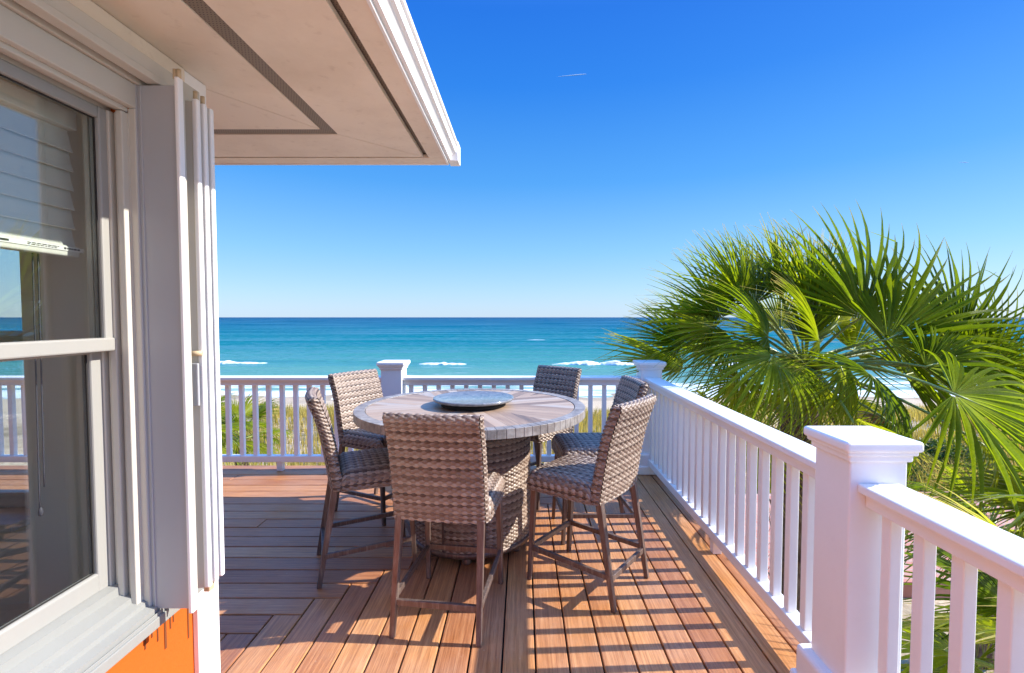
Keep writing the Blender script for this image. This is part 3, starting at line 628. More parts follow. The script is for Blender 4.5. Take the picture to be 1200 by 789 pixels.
# blind behind the upper sash
BX = WX-0.170
blind = tag(empty('window_blind', (BX, 0.9, 2.12)), 'half lowered grey slatted blind behind the upper window pane', 'blind')
def bp(m, name, mt, p=blind):
    o = m.build(name, mt); o.parent = p
    if p is blind: o.matrix_parent_inverse = Matrix.Translation(-Vector(blind.location))
    return o
bp(MB().box(BX-0.03, BX+0.02, WY0+0.03, WY1-0.02, 2.085, 2.14, 0.003), 'headrail', M_BLIND)
nsl = 6; z = 2.08
for i in range(nsl):
    m = MB(); z1 = 2.085 - i*0.0600; V_ = []
    pts = [(BX-0.008, z1), (BX-0.004, z1-0.016), (BX-0.001, z1-0.034), (BX+0.003, z1-0.052), (BX+0.008, z1-0.068), (BX+0.006, z1-0.070), (BX+0.000, z1-0.053), (BX-0.004, z1-0.035), (BX-0.007, z1-0.017), (BX-0.011, z1)]
    m.prism(pts, 'y', WY0+0.035, WY1-0.025); bp(m, 'slat', M_BLIND)
br_ = bp(MB().box(BX-0.018, BX+0.018, WY0+0.035, WY1-0.022, 1.688, 1.722, 0.006, 3), 'bottom_rail', M_BLIND)
bp(MB().box(BX+0.0185, BX+0.0205, 1.29, 1.565, 1.704, 1.717, 0.0005, 1), 'sticker', mat('white_label_paper', (0.75, 0.75, 0.72), 0.6), br_)
lm = MB(); rr = random.Random(5)
for (ya, yb, zz0, hh) in ((1.30, 1.335, 1.708, 0.006),):
    lm.box(BX+0.0205, BX+0.021, ya, yb, zz0, zz0+hh)
y = 1.385
while y < 1.48:
    w = rr.uniform(0.004, 0.014); lm.box(BX+0.0205, BX+0.021, y, y+w, 1.712, 1.7145); y += w+0.003
y = 1.385
while y < 1.47:
    w = rr.uniform(0.004, 0.012); lm.box(BX+0.0205, BX+0.021, y, y+w, 1.7075, 1.7098); y += w+0.003
y = 1.495
while y < 1.548:
    w = rr.uniform(0.004, 0.010); lm.box(BX+0.0205, BX+0.021, y, y+w, 1.7085, 1.7140); y += w+0.0025
bp(lm, 'sticker_print', M_DARK, br_)
cd = MB()
for dy, zb in ((-0.036, 0.93), (-0.020, 0.99)):
    k = 0
    pts = [(BX-0.020, 1.475+dy - (0.008 if dy else 0)*(1.70-zz_)/0.7, zz_) for zz_ in np.linspace(2.08, zb, 24)]
    cd.tube(pts, 0.0022, 6)
cd.lathe([(0, 0), (0.0055, 0.003), (0.0065, 0.012), (0.004, 0.026), (0, 0.03)], 12, (BX-0.020, 1.4325, 0.905))
bp(cd, 'cord', mat('dark_cord', (0.05, 0.05, 0.07), 0.6))

# ------------------------------------------------------------------ wicker furniture
PR, PC = 0.0115, 0.0220
def weave(V, F, UV, pos, nor, U, W, du=None, dv=None, amp=0.0040, u0=0.0, v0=0.0, wrapu=False):
    """woven sheet: pos(u, v) -> point, nor(u, v) -> normal; strands run along u, rows stack along v"""
    nu = max(2, int(round(U/(du or PC/5)))); nv = max(2, int(round(W/(dv or PR/5)))); base = len(V)
    for j in range(nv+1):
        v = W*j/nv; q = (v+v0)/PR; r0 = math.floor(q)
        for i in range(nu+1):
            u = U*i/nu; best = -9.0; br = r0
            for r in (r0-1, r0, r0+1):      # the strand lying on top here
                c = math.cos(math.pi*(u+u0)/PC + math.pi*r); c = math.copysign(abs(c)**0.75, c)
                hw_ = 0.66+0.10*c; d = (q-(r+0.5))/hw_
                if abs(d) >= 1: continue
                h = 0.75*c + 1.15*math.sqrt(1-d*d)-0.55
                if h > best: best = h; br = r
            p = pos(u, v) + nor(u, v)*max(best, -0.9)*amp
            V.append(p); UV.append((u+u0, (br+0.5)*PR))
    for j in range(nv):
        for i in range(nu):
            a = base + j*(nu+1)+i; F.append((a, a+1, a+nu+2, a+nu+1))
def path_eval(pts):
    pts = [Vector(p) for p in pts]; d = [0]
    for a, b in zip(pts, pts[1:]): d.append(d[-1]+(b-a).length)
    def f(s):
        s = max(0, min(d[-1], s)); k = 0
        while k < len(d)-2 and s > d[k+1]: k += 1
        t = (s-d[k])/max(1e-9, d[k+1]-d[k]); p = pts[k].lerp(pts[k+1], t); tg = (pts[k+1]-pts[k]).normalized()
        return p, tg
    return f, d[-1]
def smooth_path(pts, it=2):
    for _ in range(it):
        q = [pts[0]]
        for a, b in zip(pts, pts[1:]):
            a, b = Vector(a), Vector(b); q += [a.lerp(b, 0.25), a.lerp(b, 0.75)]
        q.append(pts[-1]); pts = q
    return pts
def make_chair():
    root = empty('counter_chair', (0, 0, 0)); hw = 0.222
    # back: profile (y, z): up the rear face, over the top, down the front face
    rear = [(-0.200, 0.535), (-0.212, 0.62), (-0.242, 0.80), (-0.275, 0.93), (-0.318, 1.032)]
    top = [(-0.318, 1.054), (-0.290, 1.064), (-0.262, 1.050)]
    front = [(-0.258, 1.022), (-0.222, 0.93), (-0.190, 0.80), (-0.160, 0.64), (-0.150, 0.60), (-0.148, 0.535)]
    prof = smooth_path(rear+top+front, 2); f, L = path_eval([(0, a, b) for a, b in prof])
    V, F, UV = [], [], []
    bow = lambda u: 0.016*(1-((u-hw)/hw)**2)        # slight hollow across the back
    def pos(u, v): p, _ = f(v); return Vector((u-hw, p.y-bow(u), p.z))
    def nor(u, v): _, tg = f(v); return Vector((0, -tg.z, tg.y))
    weave(V, F, UV, pos, nor, 2*hw, L)
    # side edges
    rf, rl = path_eval([(0, a, b) for a, b in smooth_path(rear+top[:2], 2)]); ff_, fl = path_eval([(0, a, b) for a, b in reversed(smooth_path(top[1:]+front, 2))])
    for sx_ in (-1, 1):
        def pos(u, v):
            a, _ = rf(v/rl*rl); b, _ = ff_(v/rl*fl); k = u/0.07
            p = a.lerp(b, k); return Vector((sx_*(hw + 0.010*math.sin(math.pi*k)), p.y, p.z))
        weave(V, F, UV, pos, lambda u, v: Vector((sx_, 0, 0)), 0.07, rl, amp=0.004, v0=0.3, u0=0.006)
    raw('backrest', V, F, M_WICK, root, True, UV)
    # seat: woven cushion-like top with rounded rim
    V, F, UV = [], [], []
    sx0, sy0, sy1 = 0.236, -0.165, 0.262
    def pos(u, v):
        s = (v/0.50)*2-1; q = (u/0.46)*2-1
        gx = math.copysign(1-abs(1-abs(s))**1.8, s) if abs(s) > 0 else 0
        gx = s if abs(s) < 0.7 else math.copysign(0.7+0.3*math.sin((abs(s)-0.7)/0.3*math.pi/2)*0.66, s)
        gy = q if abs(q) < 0.7 else math.copysign(0.7+0.3*math.sin((abs(q)-0.7)/0.3*math.pi/2)*0.66, q)
        dz = 0
        for w in (s, q):
            if abs(w) > 0.7: dz += 0.062*(1-math.cos((abs(w)-0.7)/0.3*math.pi/2))
        crown = 0.012*(1-s*s)*(1-q*q)
        return Vector((gx/0.898*sx0, (sy0+sy1)/2 + gy/0.898*(sy1-sy0)/2, 0.635+crown-min(dz, 0.075)))
    def nor(u, v):
        e = 0.004; a = pos(u+e, v)-pos(u-e, v); b = pos(u, v+e)-pos(u, v-e); n = b.cross(a)
        return n.normalized() if n.length > 1e-9 else Vector((0, 0, 1))
    weave(V, F, UV, pos, nor, 0.46, 0.50, amp=0.0040)
    # skirt round the seat
    rc = 0.03; per = []
    for (cx, cy, a0) in ((sx0-rc, sy1-rc, 0), (-sx0+rc, sy1-rc, 90), (-sx0+rc, sy0+rc, 180), (sx0-rc, sy0+rc, 270)):
        for k in range(5): a = R(a0+22.5*k); per.append((cx+rc*math.cos(a), cy+rc*math.sin(a), 0))
    per.append(per[0]); f2, L2 = path_eval(per)
    def pos2(u, v): p, _ = f2(u); return Vector((p.x, p.y, 0.530+v))
    def nor2(u, v): _, tg = f2(u); return Vector((tg.y, -tg.x, 0))
    weave(V, F, UV, pos2, nor2, L2, 0.052, amp=0.004, v0=0.7)
    b = len(V); V += [Vector((x, y, 0.533)) for x, y in ((sx0-.01, sy0+.01), (sx0-.01, sy1-.01), (-sx0+.01, sy1-.01), (-sx0+.01, sy0+.01))]; UV += [(0, 0)]*4; F.append((b, b+1, b+2, b+3))
    raw('seat', V, F, M_WICK, root, True, UV)
    # frame
    for s in (-1, 1):
        MB().bar((s*0.206, 0.222, 0.545), (s*0.212, 0.250, 0.0), 0.033, 0.024).build('leg', M_BRONZE, root)
        MB().bar((s*0.200, -0.190, 0.545), (s*0.207, -0.280, 0.0), 0.035, 0.025).build('leg', M_BRONZE, root)
        MB().bar((s*0.2105, -0.252, 0.172), (s*0.2105, 0.240, 0.19), 0.020, 0.020, 0.028, 0.028).build('stretcher', M_BRONZE, root)
    MB().bar((-0.196, -0.254, 0.158), (0.196, -0.254, 0.158), 0.020, 0.020, 0.030, 0.030).build('stretcher', M_BRONZE, root)
    MB().bar((-0.200, 0.241, 0.19), (0.200, 0.241, 0.19), 0.020, 0.020, 0.030, 0.030).build('stretcher', M_BRONZE, root)
    return root
proto = make_chair()
CH = [(-0.365, 2.526, -8, 'nearest wicker counter chair, its brown woven back turned to the camera'),
      (0.37, 2.808, 52.7, 'sunlit wicker counter chair between the table and the white right railing, nearer one'),
      (-0.95, 2.996, -67, 'shaded wicker counter chair on the left side of table, seen edge on'),
      (-1.107, 3.815, -120, 'wicker counter chair before the far left post, pale front of its back lit'),
      (0.50, 3.45, 95, 'wicker counter chair by the far corner post, partly hidden by a nearer chair back'),
      (0.13, 4.13, 138, 'wicker counter chair behind the tabletop at the far railing, dark back only')]
for i, (x, y, a, lab) in enumerate(CH):
    o = proto if i == 0 else copy_tree(proto)
    o.location = (x, y-0.055, 0); o.rotation_euler = (0, 0, R(a)); tag(o, lab, 'chair', 'wicker counter chairs around the round table')
# table
TX, TY = -0.338, 3.255
tb = tag(empty('round_table', (TX, TY, 0)), 'round counter table with plank pattern top on a wicker drum base', 'table')
MB().lathe([(0, 0.872), (0.682, 0.872), (0.684, 0.909), (0, 0.910)], 96).build('tabletop', M_TOP, tb, smooth=False)
rm = MB(); n = 92
for k in range(n):
    a0 = 2*math.pi*k/n+0.0010; a1 = 2*math.pi*(k+1)/n-0.0010
    b = bmesh.new(); vs = []
    for r, z in ((0.688, 0.864), (0.757, 0.858), (0.757, 0.912), (0.688, 0.912)):
        vs.append([b.verts.new((r*math.cos(a0+(a1-a0)*q/2), r*math.sin(a0+(a1-a0)*q/2), z)) for q in range(3)])
    for i in range(4):
        A, B = vs[i], vs[(i+1) % 4]
        for q in range(2): b.faces.new((A[q], A[q+1], B[q+1], B[q]))
    b.faces.new([vs[i][0] for i in range(4)][::-1]); b.faces.new([vs[i][2] for i in range(4)])
    bmesh.ops.recalc_face_normals(b, faces=b.faces[:])
    bmesh.ops.bevel(b, geom=[e_ for e_ in b.edges if e_.calc_face_angle(0) > 0.5], offset=0.0025, segments=2, profile=0.5, affect='EDGES')
    rm.add(b)
rm.lathe([(0.690, 0.866), (0.753, 0.862), (0.753, 0.905), (0.690, 0.905), (0.690, 0.866)], 96)
rm.build('rim', M_RIM, tb)
V, F, UV = [], [], []; RB = 0.388
weave(V, F, UV, lambda u, v: Vector((RB*math.cos(u/RB), RB*math.sin(u/RB), 0.075+v)), lambda u, v: Vector((math.cos(u/RB), math.sin(u/RB), 0)), 2*math.pi*RB, 0.785, amp=0.0040)
base = raw('base', V, F, M_WICK, tb, True, UV)
MB().lathe([(0.36, 0.05), (0.402, 0.05), (0.402, 0.082), (0.36, 0.082), (0.36, 0.05)], 96).build('base_ring', M_BRONZE, base)
MB().lathe([(0, 0.855), (0.41, 0.855), (0.41, 0.8715), (0, 0.8715)], 96).build('apron', M_BRONZE, base)
dr = MB()
for da in (-0.33, 0.33):
    a = R(-92)+da; dr.bar((RB*1.012*math.cos(a), RB*1.012*math.sin(a), 0.082), (RB*1.012*math.cos(a), RB*1.012*math.sin(a), 0.854), 0.014, None, 0.014)
dr.build('door_trim', M_BRONZE, base)
for k in range(6):
    a = R(-90+60*k); MB().lathe([(0, 0), (0.026, 0), (0.030, 0.012), (0.018, 0.03), (0.016, 0.052)], 16, (0.34*math.cos(a), 0.34*math.sin(a), 0)).build('foot', M_BRONZE, tb)
ls = tag(empty('lazy_susan', (TX+0.012, TY-0.01, 0.913)), 'round grey lazy susan turntable on the centre of the tabletop', 'turntable')
MB().lathe([(0, 0.030), (0.235, 0.030), (0.262, 0.035), (0.270, 0.044), (0.268, 0.052), (0.262, 0.055), (0.255, 0.053), (0, 0.052)], 96).build('turntable', M_SUSAN, ls)
MB().lathe([(0, 0), (0.215, 0), (0.215, 0.012), (0.20, 0.029), (0, 0.0295)], 64).build('turntable_base', M_DARK, ls)

# ------------------------------------------------------------------ plants
def frond_mesh(R0, span, nseg, droop, recurve, rr, tipcut=0.0):
    """one fan leaf: hinge at the origin, axis +Y, upper face +Z"""
    V, F = [], []
    ts = [0.03, 0.16, 0.30, 0.44, 0.58, 0.72, 0.86, 0.95, 1.0]
    dth = span/nseg
    for i in range(nseg):
        th = -span/2 + (i+0.5)*dth + rr.uniform(-0.10, 0.10)*dth
        L = R0*(0.80+0.20*math.cos(th*0.8))*rr.uniform(0.90, 1.06)
        split = (0.19 if nseg > 40 else 0.25)+0.11*math.cos(th)+rr.uniform(-0.03, 0.03)
        fold = R0*0.016; dr = droop*rr.uniform(0.5, 1.5); sway = rr.uniform(-0.14, 0.14); lift = rr.uniform(-0.05, 0.05)
        snap = rr.random() < 0.07; st = rr.uniform(0.55, 0.8)
        base = len(V)
        for t_ in ts:
            r = L*t_
            hwd = r*math.tan(dth/2)*1.02
            wmax = R0*split*math.tan(dth/2)*1.02
            if t_ > split: hwd = wmax*max(0.0, 1-((t_-split)/(1-split)))**0.9
            hwd = max(hwd, 0.0009)
            a = th + sway*max(0, t_-split)**1.5
            c = Vector((math.sin(a), math.cos(a), 0)); n_ = Vector((math.cos(a), -math.sin(a), 0))
            zc = -recurve*R0*(t_*math.cos(th))**2*0.55 - 0.16*R0*t_*t_*abs(math.sin(th)) + lift*R0*t_
            tipd = dr*R0*max(0, t_-0.45)**2*1.6
            if snap and t_ > st: tipd += (t_-st)*L*1.1
            p = c*r*(1-0.10*recurve*t_) + Vector((0, 0, zc-tipd))
            fd = fold*min(1, hwd/(wmax+1e-6))
            V += [p - n_*hwd + Vector((0, 0, fd)), p - Vector((0, 0, fd)), p + n_*hwd + Vector((0, 0, fd))]
        for k in range(len(ts)-1):
            a = base+3*k; F += [(a, a+1, a+4, a+3), (a+1, a+2, a+5, a+4)]
    return V, F, [t_ for _ in range(nseg) for t_ in ts for _k in range(3)]
def frond(parent, origin, hast, axis, up, R0=0.9, span=R(230), nseg=42, droop=0.35, recurve=0.45, seed=0, m=None, name='frond'):
    rr = random.Random(seed); V, F, T = frond_mesh(R0, span, nseg, droop, recurve, rr)
    y = Vector(axis).normalized(); z = Vector(up); z = (z - y*z.dot(y)).normalized(); x = y.cross(z)
    mt = Matrix((x, y, z)).transposed()
    o0 = Vector(parent.location); hast = Vector(hast)
    V = [mt @ v + hast - o0 for v in V]
    o = raw(name, V, F, m or M_FROND, parent, False)
    at = o.data.attributes.new('along_blade', 'FLOAT', 'POINT'); at.data.foreach_set('value', T)
    p0 = Vector(origin); md = p0.lerp(hast, 0.5) + Vector((0, 0, 0.12*(hast-p0).length))
    pts = [(p0*(1-s)**2 + md*2*s*(1-s) + hast*s*s) - o0 for s in np.linspace(0, 1, 9)]
    pts.append(hast + y*R0*0.12 - o0)
    MB().tube(pts, [0.018-0.010*i/9 for i in range(10)], 6).build('petiole', M_PETIOLE if m is None else m, o)
    return o
def trunk(parent, x, y, z0, z1, r0, r1, seed, lean=(0, 0)):
    rr = random.Random(seed); m = MB(); o0 = Vector(parent.location)
    m.tube([(x+lean[0]*s - o0.x, y+lean[1]*s - o0.y, z0+(z1-z0)*s - o0.z) for s in np.linspace(0, 1, 10)], [r0+(r1-r0)*s for s in np.linspace(0, 1, 10)], 14)
    n = int((z1-z0)/0.05)
    for k in range(n):       # old leaf bases, crossing round the trunk
        s = k/n; a = k*2.3999; z = z0+(z1-z0)*s; r = r0+(r1-r0)*s
        d = Vector((math.cos(a), math.sin(a), 0)); tdir = Vector((-d.y, d.x, 0))
        c = Vector((x+lean[0]*s, y+lean[1]*s, z)) - o0 + d*(r*0.85)
        for sd_ in (-1, 1):
            tip = c + d*rr.uniform(0.03, 0.07) + tdir*sd_*rr.uniform(0.05, 0.09) + Vector((0, 0, rr.uniform(0.12, 0.24)))
            m.bar(c + tdir*sd_*0.005, tip, 0.055, 0.02, 0.018, 0.008, 0.002)
    for k in range(90):      # loose fibres
        a = rr.uniform(0, 6.28); s = rr.uniform(0.5, 1); z = z0+(z1-z0)*s; r = r0+(r1-r0)*s+0.01
        p = Vector((x+lean[0]*s+r*math.cos(a), y+lean[1]*s+r*math.sin(a), z)) - o0
        m.tube([p, p+Vector((rr.uniform(-.06, .06)+0.05*math.cos(a), rr.uniform(-.06, .06)+0.05*math.sin(a), -0.08)), p+Vector((rr.uniform(-.1, .1)+0.06*math.cos(a), rr.uniform(-.1, .1), -0.25))], [0.004, 0.003, 0.001], 4, False)
    m.build('trunk', M_TRUNK, parent)
GZ = -3.35
palm = tag(empty('palm_tree', (2.75, 4.75, GZ)), 'big green fan palm beside the right railing, its crown above the rail', 'palm tree')
trunk(palm, 2.62, 4.70, GZ, 0.98, 0.20, 0.165, 4, (0.12, 0.05))
PC_ = Vector((2.76, 4.75, 0.98))
def dirpix(h, u, v, Y): return pix(u, v, Y) - h
KEY = [ # hinge u, v, Y | a point the axis runs to u, v, Y | up vector | radius | span | droop | recurve
    (1010, 372, 4.3, 1050, 255, 4.5, (0.25, -1.00, 0.40), 1.22, 225, 0.15, 0.15),
    (1040, 398, 4.1, 1180, 325, 4.2, (0.35, -0.90, 0.70), 1.5, 190, 0.15, 0.2),
    (1118, 462, 3.25, 1230, 510, 3.0, (0.45, -0.90, 0.65), 1.2, 215, 0.15, 0.15),
    (905, 418, 4.0, 868, 470, 3.5, (0.15, -0.60, 0.90), 0.80, 260, 0.6, 0.7),
    (835, 385, 4.7, 765, 345, 4.9, (0.35, -0.80, 0.80), 0.80, 210, 0.3, 0.3),
    (885, 355, 4.6, 858, 265, 4.7, (0.25, -0.90, 0.40), 0.82, 170, 0.15, 0.2),
    (800, 432, 5.1, 720, 388, 5.3, (0.65, -0.50, 1.00), 0.95, 170, 0.12, 0.12),
    (950, 365, 4.7, 965, 260, 4.9, (0.65, -1.00, 0.30), 0.95, 140, 0.15, 0.15),
    (870, 445, 4.4, 830, 500, 4.3, (0.25, -0.50, 0.90), 0.72, 220, 0.6, 0.5),
    (935, 440, 4.1, 925, 520, 3.9, (0.45, -0.90, 0.60), 0.65, 200, 0.5, 0.5),
    (985, 430, 4.0, 1010, 500, 3.8, (0.75, -0.90, 0.60), 0.72, 220, 0.5, 0.4),
    (1000, 495, 3.6, 1085, 515, 3.2, (0.65, -0.15, 1.10), 0.62, 120, 0.25, 0.3),
    (1060, 440, 4.4, 1130, 420, 4.6, (0.65, -0.70, 0.90), 0.85, 200, 0.3, 0.3),
    (1040, 470, 4.6, 1075, 560, 4.5, (0.85, -0.70, 0.70), 0.75, 180, 0.5, 0.5),
    (850, 410, 5.3, 790, 400, 5.6, (0.55, -0.60, 0.90), 0.75, 200, 0.4, 0.3),
    (915, 385, 5.2, 900, 290, 5.5, (0.55, 1.00, 0.50), 0.85, 200, 0.2, 0.2),
    (1000, 410, 5.4, 1060, 330, 5.8, (0.75, 0.80, 0.60), 0.9, 200, 0.3, 0.2),
    (960, 400, 4.2, 930, 330, 3.8, (0.25, -0.80, 0.60), 0.7, 130, 0.2, 0.2),
    (830, 470, 4.9, 770, 470, 5.0, (0.55, -0.40, 1.00), 0.65, 180, 0.5, 0.4),
    (1110, 400, 4.9, 1200, 340, 5.2, (0.55, -0.80, 0.70), 1.0, 190, 0.25, 0.25),
    (1085, 430, 3.8, 1190, 400, 3.8, (0.45, -0.70, 0.80), 0.9, 150, 0.3, 0.3),
    (900, 395, 4.3, 850, 330, 4.0, (0.05, -0.70, 0.60), 0.75, 200, 0.3, 0.4),
    (860, 400, 4.5, 800, 440, 4.3, (0.15, -0.50, 0.90), 0.75, 210, 0.5, 0.5),
    (940, 400, 4.6, 990, 330, 4.4, (0.65, -0.90, 0.50), 0.8, 150, 0.2, 0.3),
    (960, 450, 4.3, 900, 470, 3.9, (0.25, -0.70, 0.70), 0.7, 220, 0.6, 0.5),
    (1020, 440, 3.9, 1060, 480, 3.5, (0.65, -0.70, 0.80), 0.72, 230, 0.5, 0.5),
    (980, 380, 5.0, 1010, 280, 5.2, (0.75, -0.90, 0.30), 0.9, 150, 0.2, 0.2),
    (820, 400, 5.0, 780, 320, 5.1, (0.35, -0.90, 0.40), 0.75, 170, 0.25, 0.2),
    (845, 372, 4.9, 800, 265, 5.0, (0.25, -0.85, 0.5), 0.85, 190, 0.12, 0.12),
    (868, 350, 4.5, 835, 255, 4.5, (0.2, -0.9, 0.3), 0.75, 150, 0.10, 0.12),
    (915, 345, 4.9, 905, 245, 5.0, (0.3, -0.9, 0.3), 0.85, 150, 0.10, 0.12),
    (800, 405, 5.0, 735, 360, 5.1, (0.3, -0.8, 0.6), 0.72, 170, 0.15, 0.15),
    (1120, 405, 4.3, 1215, 310, 4.4, (0.2, -0.9, 0.5), 1.15, 170, 0.12, 0.15),
    (1160, 430, 4.6, 1260, 370, 4.7, (0.2, -0.9, 0.5), 1.1, 180, 0.12, 0.15),
    (1140, 440, 4.0, 1260, 420, 4.0, (0.55, -0.90, 0.60), 1.1, 180, 0.2, 0.2),
    (1130, 420, 5.2, 1210, 370, 5.6, (0.55, -0.80, 0.60), 1.1, 180, 0.2, 0.2),
    (1150, 520, 3.4, 1230, 590, 3.2, (0.65, -0.50, 0.90), 0.8, 200, 0.4, 0.4),
]
for i, (u, v, Y, u2, v2, Y2, upv, r0, sp, dr_, rc_) in enumerate(KEY):
    h = pix(u, v, Y); frond(palm, PC_ + Vector((0, 0, 0.05*rnd.random())), h, pix(u2, v2, Y2)-h, upv, r0, R(sp), 34 if i in (0, 1, 2, 3, 9, 11, 19, 20) else 44, dr_, rc_, 100+i)
# new spears in the middle and dry skirt leaves below
for i in range(3):
    a = R(40+110*i); h = PC_ + Vector((0.16*math.cos(a), 0.16*math.sin(a), 0.55)); frond(palm, PC_, h, Vector((0.25*math.cos(a), 0.25*math.sin(a), 1)), (math.cos(a), math.sin(a), -0.1), 0.75, R(26+14*i), 26, 0.05, 0.05, 300+i)
for i in range(9):
    a = R(-170+40*i+rnd.uniform(-12, 12)); el = -0.35-0.2*rnd.random()
    d = Vector((math.cos(a), math.sin(a), el)); h = PC_ + d*(0.75+0.2*rnd.random()) + Vector((0, 0, -0.05))
    frond(palm, PC_ - Vector((0, 0, 0.1)), h, Vector((math.cos(a)*0.5, math.sin(a)*0.5, -0.9)), (math.cos(a), math.sin(a), 0.5), 0.62, R(200), 34, 0.8, 0.6, 200+i, None if i % 2 else M_DEADLEAF)
def small_palm(x, y, crown, r_leaf, n, label, seed, pet=0.5, tr=0.12, name='palm_tree', nseg=34):
    z0 = ground_h(x, y)-0.05; p = tag(empty(name, (x, y, z0)), label, 'palm tree', 'smaller fan palms below the deck'); rr = random.Random(seed)
    trunk(p, x, y, z0, crown, tr, tr*0.85, seed); c = Vector((x, y, crown))
    for i in range(n):
        a = i*2.3999+rr.uniform(-.2, .2); el = R(75-100*i/n+rr.uniform(-8, 8))
        d = Vector((math.cos(a)*math.cos(el), math.sin(a)*math.cos(el), math.sin(el))); h = c + d*pet*rr.uniform(0.8, 1.2)
        ax = d + Vector((0, 0, -0.25)); up_ = Vector((-math.cos(a)*math.sin(el), -math.sin(a)*math.sin(el), math.cos(el)+0.15))
        frond(p, c, h, ax, up_, r_leaf*rr.uniform(0.85, 1.1), R(rr.uniform(180, 260)), nseg, 0.4, 0.35, seed*50+i)
    return p
small_palm(2.45, 2.05, -0.25, 0.62, 17, 'low dark green fan palm seen through the balusters right of the near post', 21, 0.45)
small_palm(3.55, 2.75, -0.05, 0.72, 15, 'shaded fan palm outside the near railing at the right edge', 22, 0.5)
small_palm(2.7, 0.9, -0.65, 0.62, 14, 'low fan palm under the near railing at the bottom right corner', 23, 0.45)
small_palm(-5.95, 8.4, -0.75, 0.68, 18, 'sunny fan palm behind the far railing beside the house corner', 24, 0.5, 0.14)
small_palm(-6.2, 10.6, -1.2, 0.75, 14, 'lower yellow green fan palm behind the far railing at left', 25, 0.5, 0.14)
small_palm(6.4, 6.6, -1.5, 0.75, 14, 'fan palm low in the yard behind the big palm', 26, 0.55, 0.14)
# leafy shrubs
def shrub(x, y, r, h, label, seed, m=None):
    z0 = ground_h(x, y); o0 = empty('dune_shrub', (x, y, z0)); tag(o0, label, 'shrub', 'shrubs on the sand below the deck'); rr = random.Random(seed); V, F = [], []
    for k in range(int(1500*r*h)):
        a = rr.uniform(0, 6.283); q = rr.random()**0.45; cz = rr.random()**0.7
        lump = 0.7+0.5*mnoise.noise(Vector((math.cos(a)*1.6+seed, math.sin(a)*1.6, cz*2)))
        p = Vector((math.cos(a)*r*q*lump*(1-0.45*cz*cz), math.sin(a)*r*q*lump*(1-0.45*cz*cz), 0.05+h*cz*lump*math.sqrt(max(0.05, 1-q*q*0.8))))
        d = Vector((rr.gauss(0, 1), rr.gauss(0, 1), rr.gauss(0.4, 0.8))).normalized(); s = d.cross(Vector((rr.gauss(0, 1), rr.gauss(0, 1), rr.gauss(0, 1)))).normalized()
        l = rr.uniform(0.07, 0.15); w = l*0.28; b = len(V)
        V += [p, p+d*l*0.5+s*w, p+d*l, p+d*l*0.5-s*w]; F.append((b, b+1, b+2, b+3))
    raw('foliage', V, F, m or M_BUSH, o0); st = MB()
    for k in range(7):
        a = rr.uniform(0, 6.28); st.tube([(0, 0, -0.05), (0.3*r*math.cos(a), 0.3*r*math.sin(a), h*0.4), (0.6*r*math.cos(a), 0.6*r*math.sin(a), h*0.75)], [0.02, 0.014, 0.005], 5)
    st.build('stem', M_TRUNK, o0)
shrub(-6.9, 11.5, 1.0, 1.25, 'green shrub left of the golden grass behind the far railing', 31)
shrub(10.3, 13.6, 1.3, 1.1, 'yellow green shrub at the paved yard, right of the near post', 32)
shrub(12.6, 14.6, 1.6, 1.2, 'wide green shrub at the right edge beyond the paved yard', 33)
shrub(7.6, 13.4, 1.1, 0.9, 'small shrub behind the big palm trunk at the paving edge', 34)
shrub(3.6, 6.9, 0.9, 1.0, 'shrub at the foot of the big palm outside the balusters', 35)
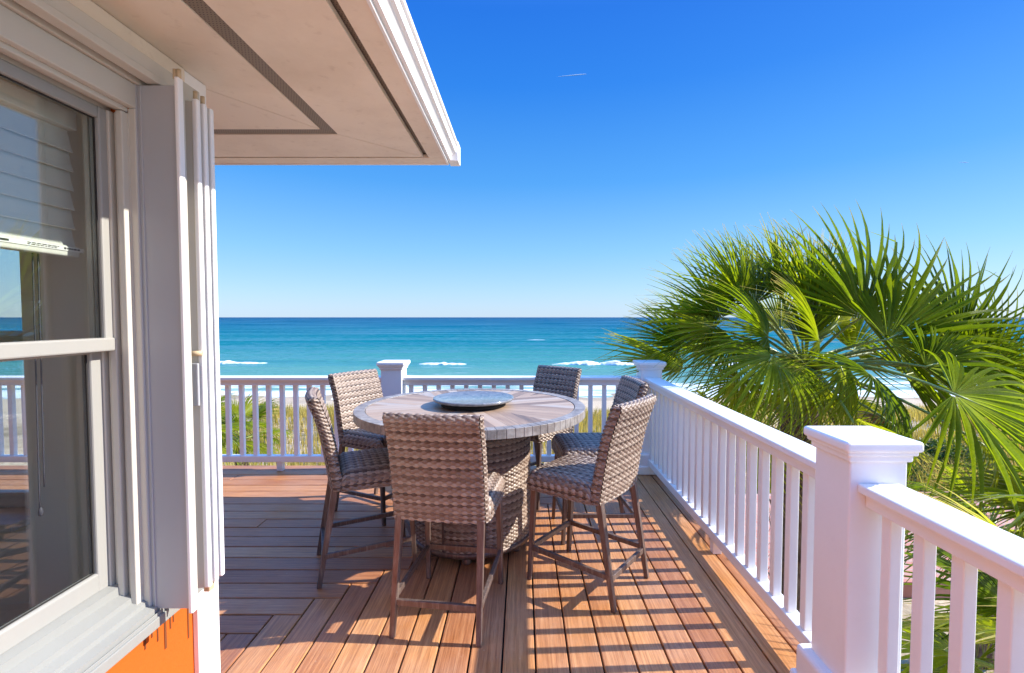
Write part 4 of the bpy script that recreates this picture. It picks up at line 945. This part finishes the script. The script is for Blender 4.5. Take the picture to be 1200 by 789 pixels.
# dune grass: nobody could count the blades
N = 110000; V, F = [], []; rg = random.Random(77)
k = 0
while k < N:
    y = 9.5 + rg.random()**0.8*17.5; x = rg.uniform(-0.62, 1.1)*y*1.12
    dn = mnoise.noise(Vector((x*0.35, y*0.35, 9.0))) + 0.5*mnoise.noise(Vector((x*1.3, y*1.3, 2.0)))
    if dn < rg.uniform(-0.45, 0.35) or (x > 2.3 and x < 16 and 7.8 < y < 12.8): k += 1; continue
    z = ground_h(x, y)-0.03; h = rg.uniform(0.30, 0.85)*(0.8+0.4*dn); a = rg.uniform(0, 6.283); b = rg.uniform(0.05, 0.38)*h; w = rg.uniform(0.008, 0.020)
    ca, sa = math.cos(a), math.sin(a); n0 = len(V)
    V += [(x-sa*w, y+ca*w, z), (x+sa*w, y-ca*w, z), (x+ca*b*0.35+sa*w*0.8, y+sa*b*0.35-ca*w*0.8, z+h*0.6), (x+ca*b*0.35-sa*w*0.8, y+sa*b*0.35+ca*w*0.8, z+h*0.6), (x+ca*b, y+sa*b, z+h)]
    F += [(n0, n0+1, n0+2, n0+3), (n0+3, n0+2, n0+4)]; k += 1
tag(raw('dune_grass', V, F, M_GRASS), 'golden green grass covering the dunes behind the far railing', 'grass', kind='stuff')
# condensation trail high above the sea
def trail(u, v, Y, L, r, label, tilt):
    V, F = [], []; n = 24; c = pix(u, v, Y)
    for i in range(n+1):
        s = i/n; rr2 = r*(math.sin(math.pi*min(1, s*1.02))**0.6*(0.25+0.75*s)+0.02)*(1+0.35*mnoise.noise(Vector((s*7, u, 0))))
        for k2 in range(8):
            a = k2*math.pi/4; V.append((c.x+(s-0.5)*L, c.y+rr2*math.cos(a), c.z+tilt*(s-0.5)*L+rr2*math.sin(a)))
    for i in range(n):
        for k2 in range(8): F.append((i*8+k2, i*8+(k2+1) % 8, (i+1)*8+(k2+1) % 8, (i+1)*8+k2))
    return tag(raw('contrail', V, F, M_TRAIL, smooth=True), label, 'contrail', 'short white trails in the sky')
trail(670, 88.5, 9000, 560, 13, 'short white streak high in the sky above the table', 0.09)
trail(1129, 190.5, 9000, 190, 9, 'faint tiny white streak in the sky above the palm', -0.03)
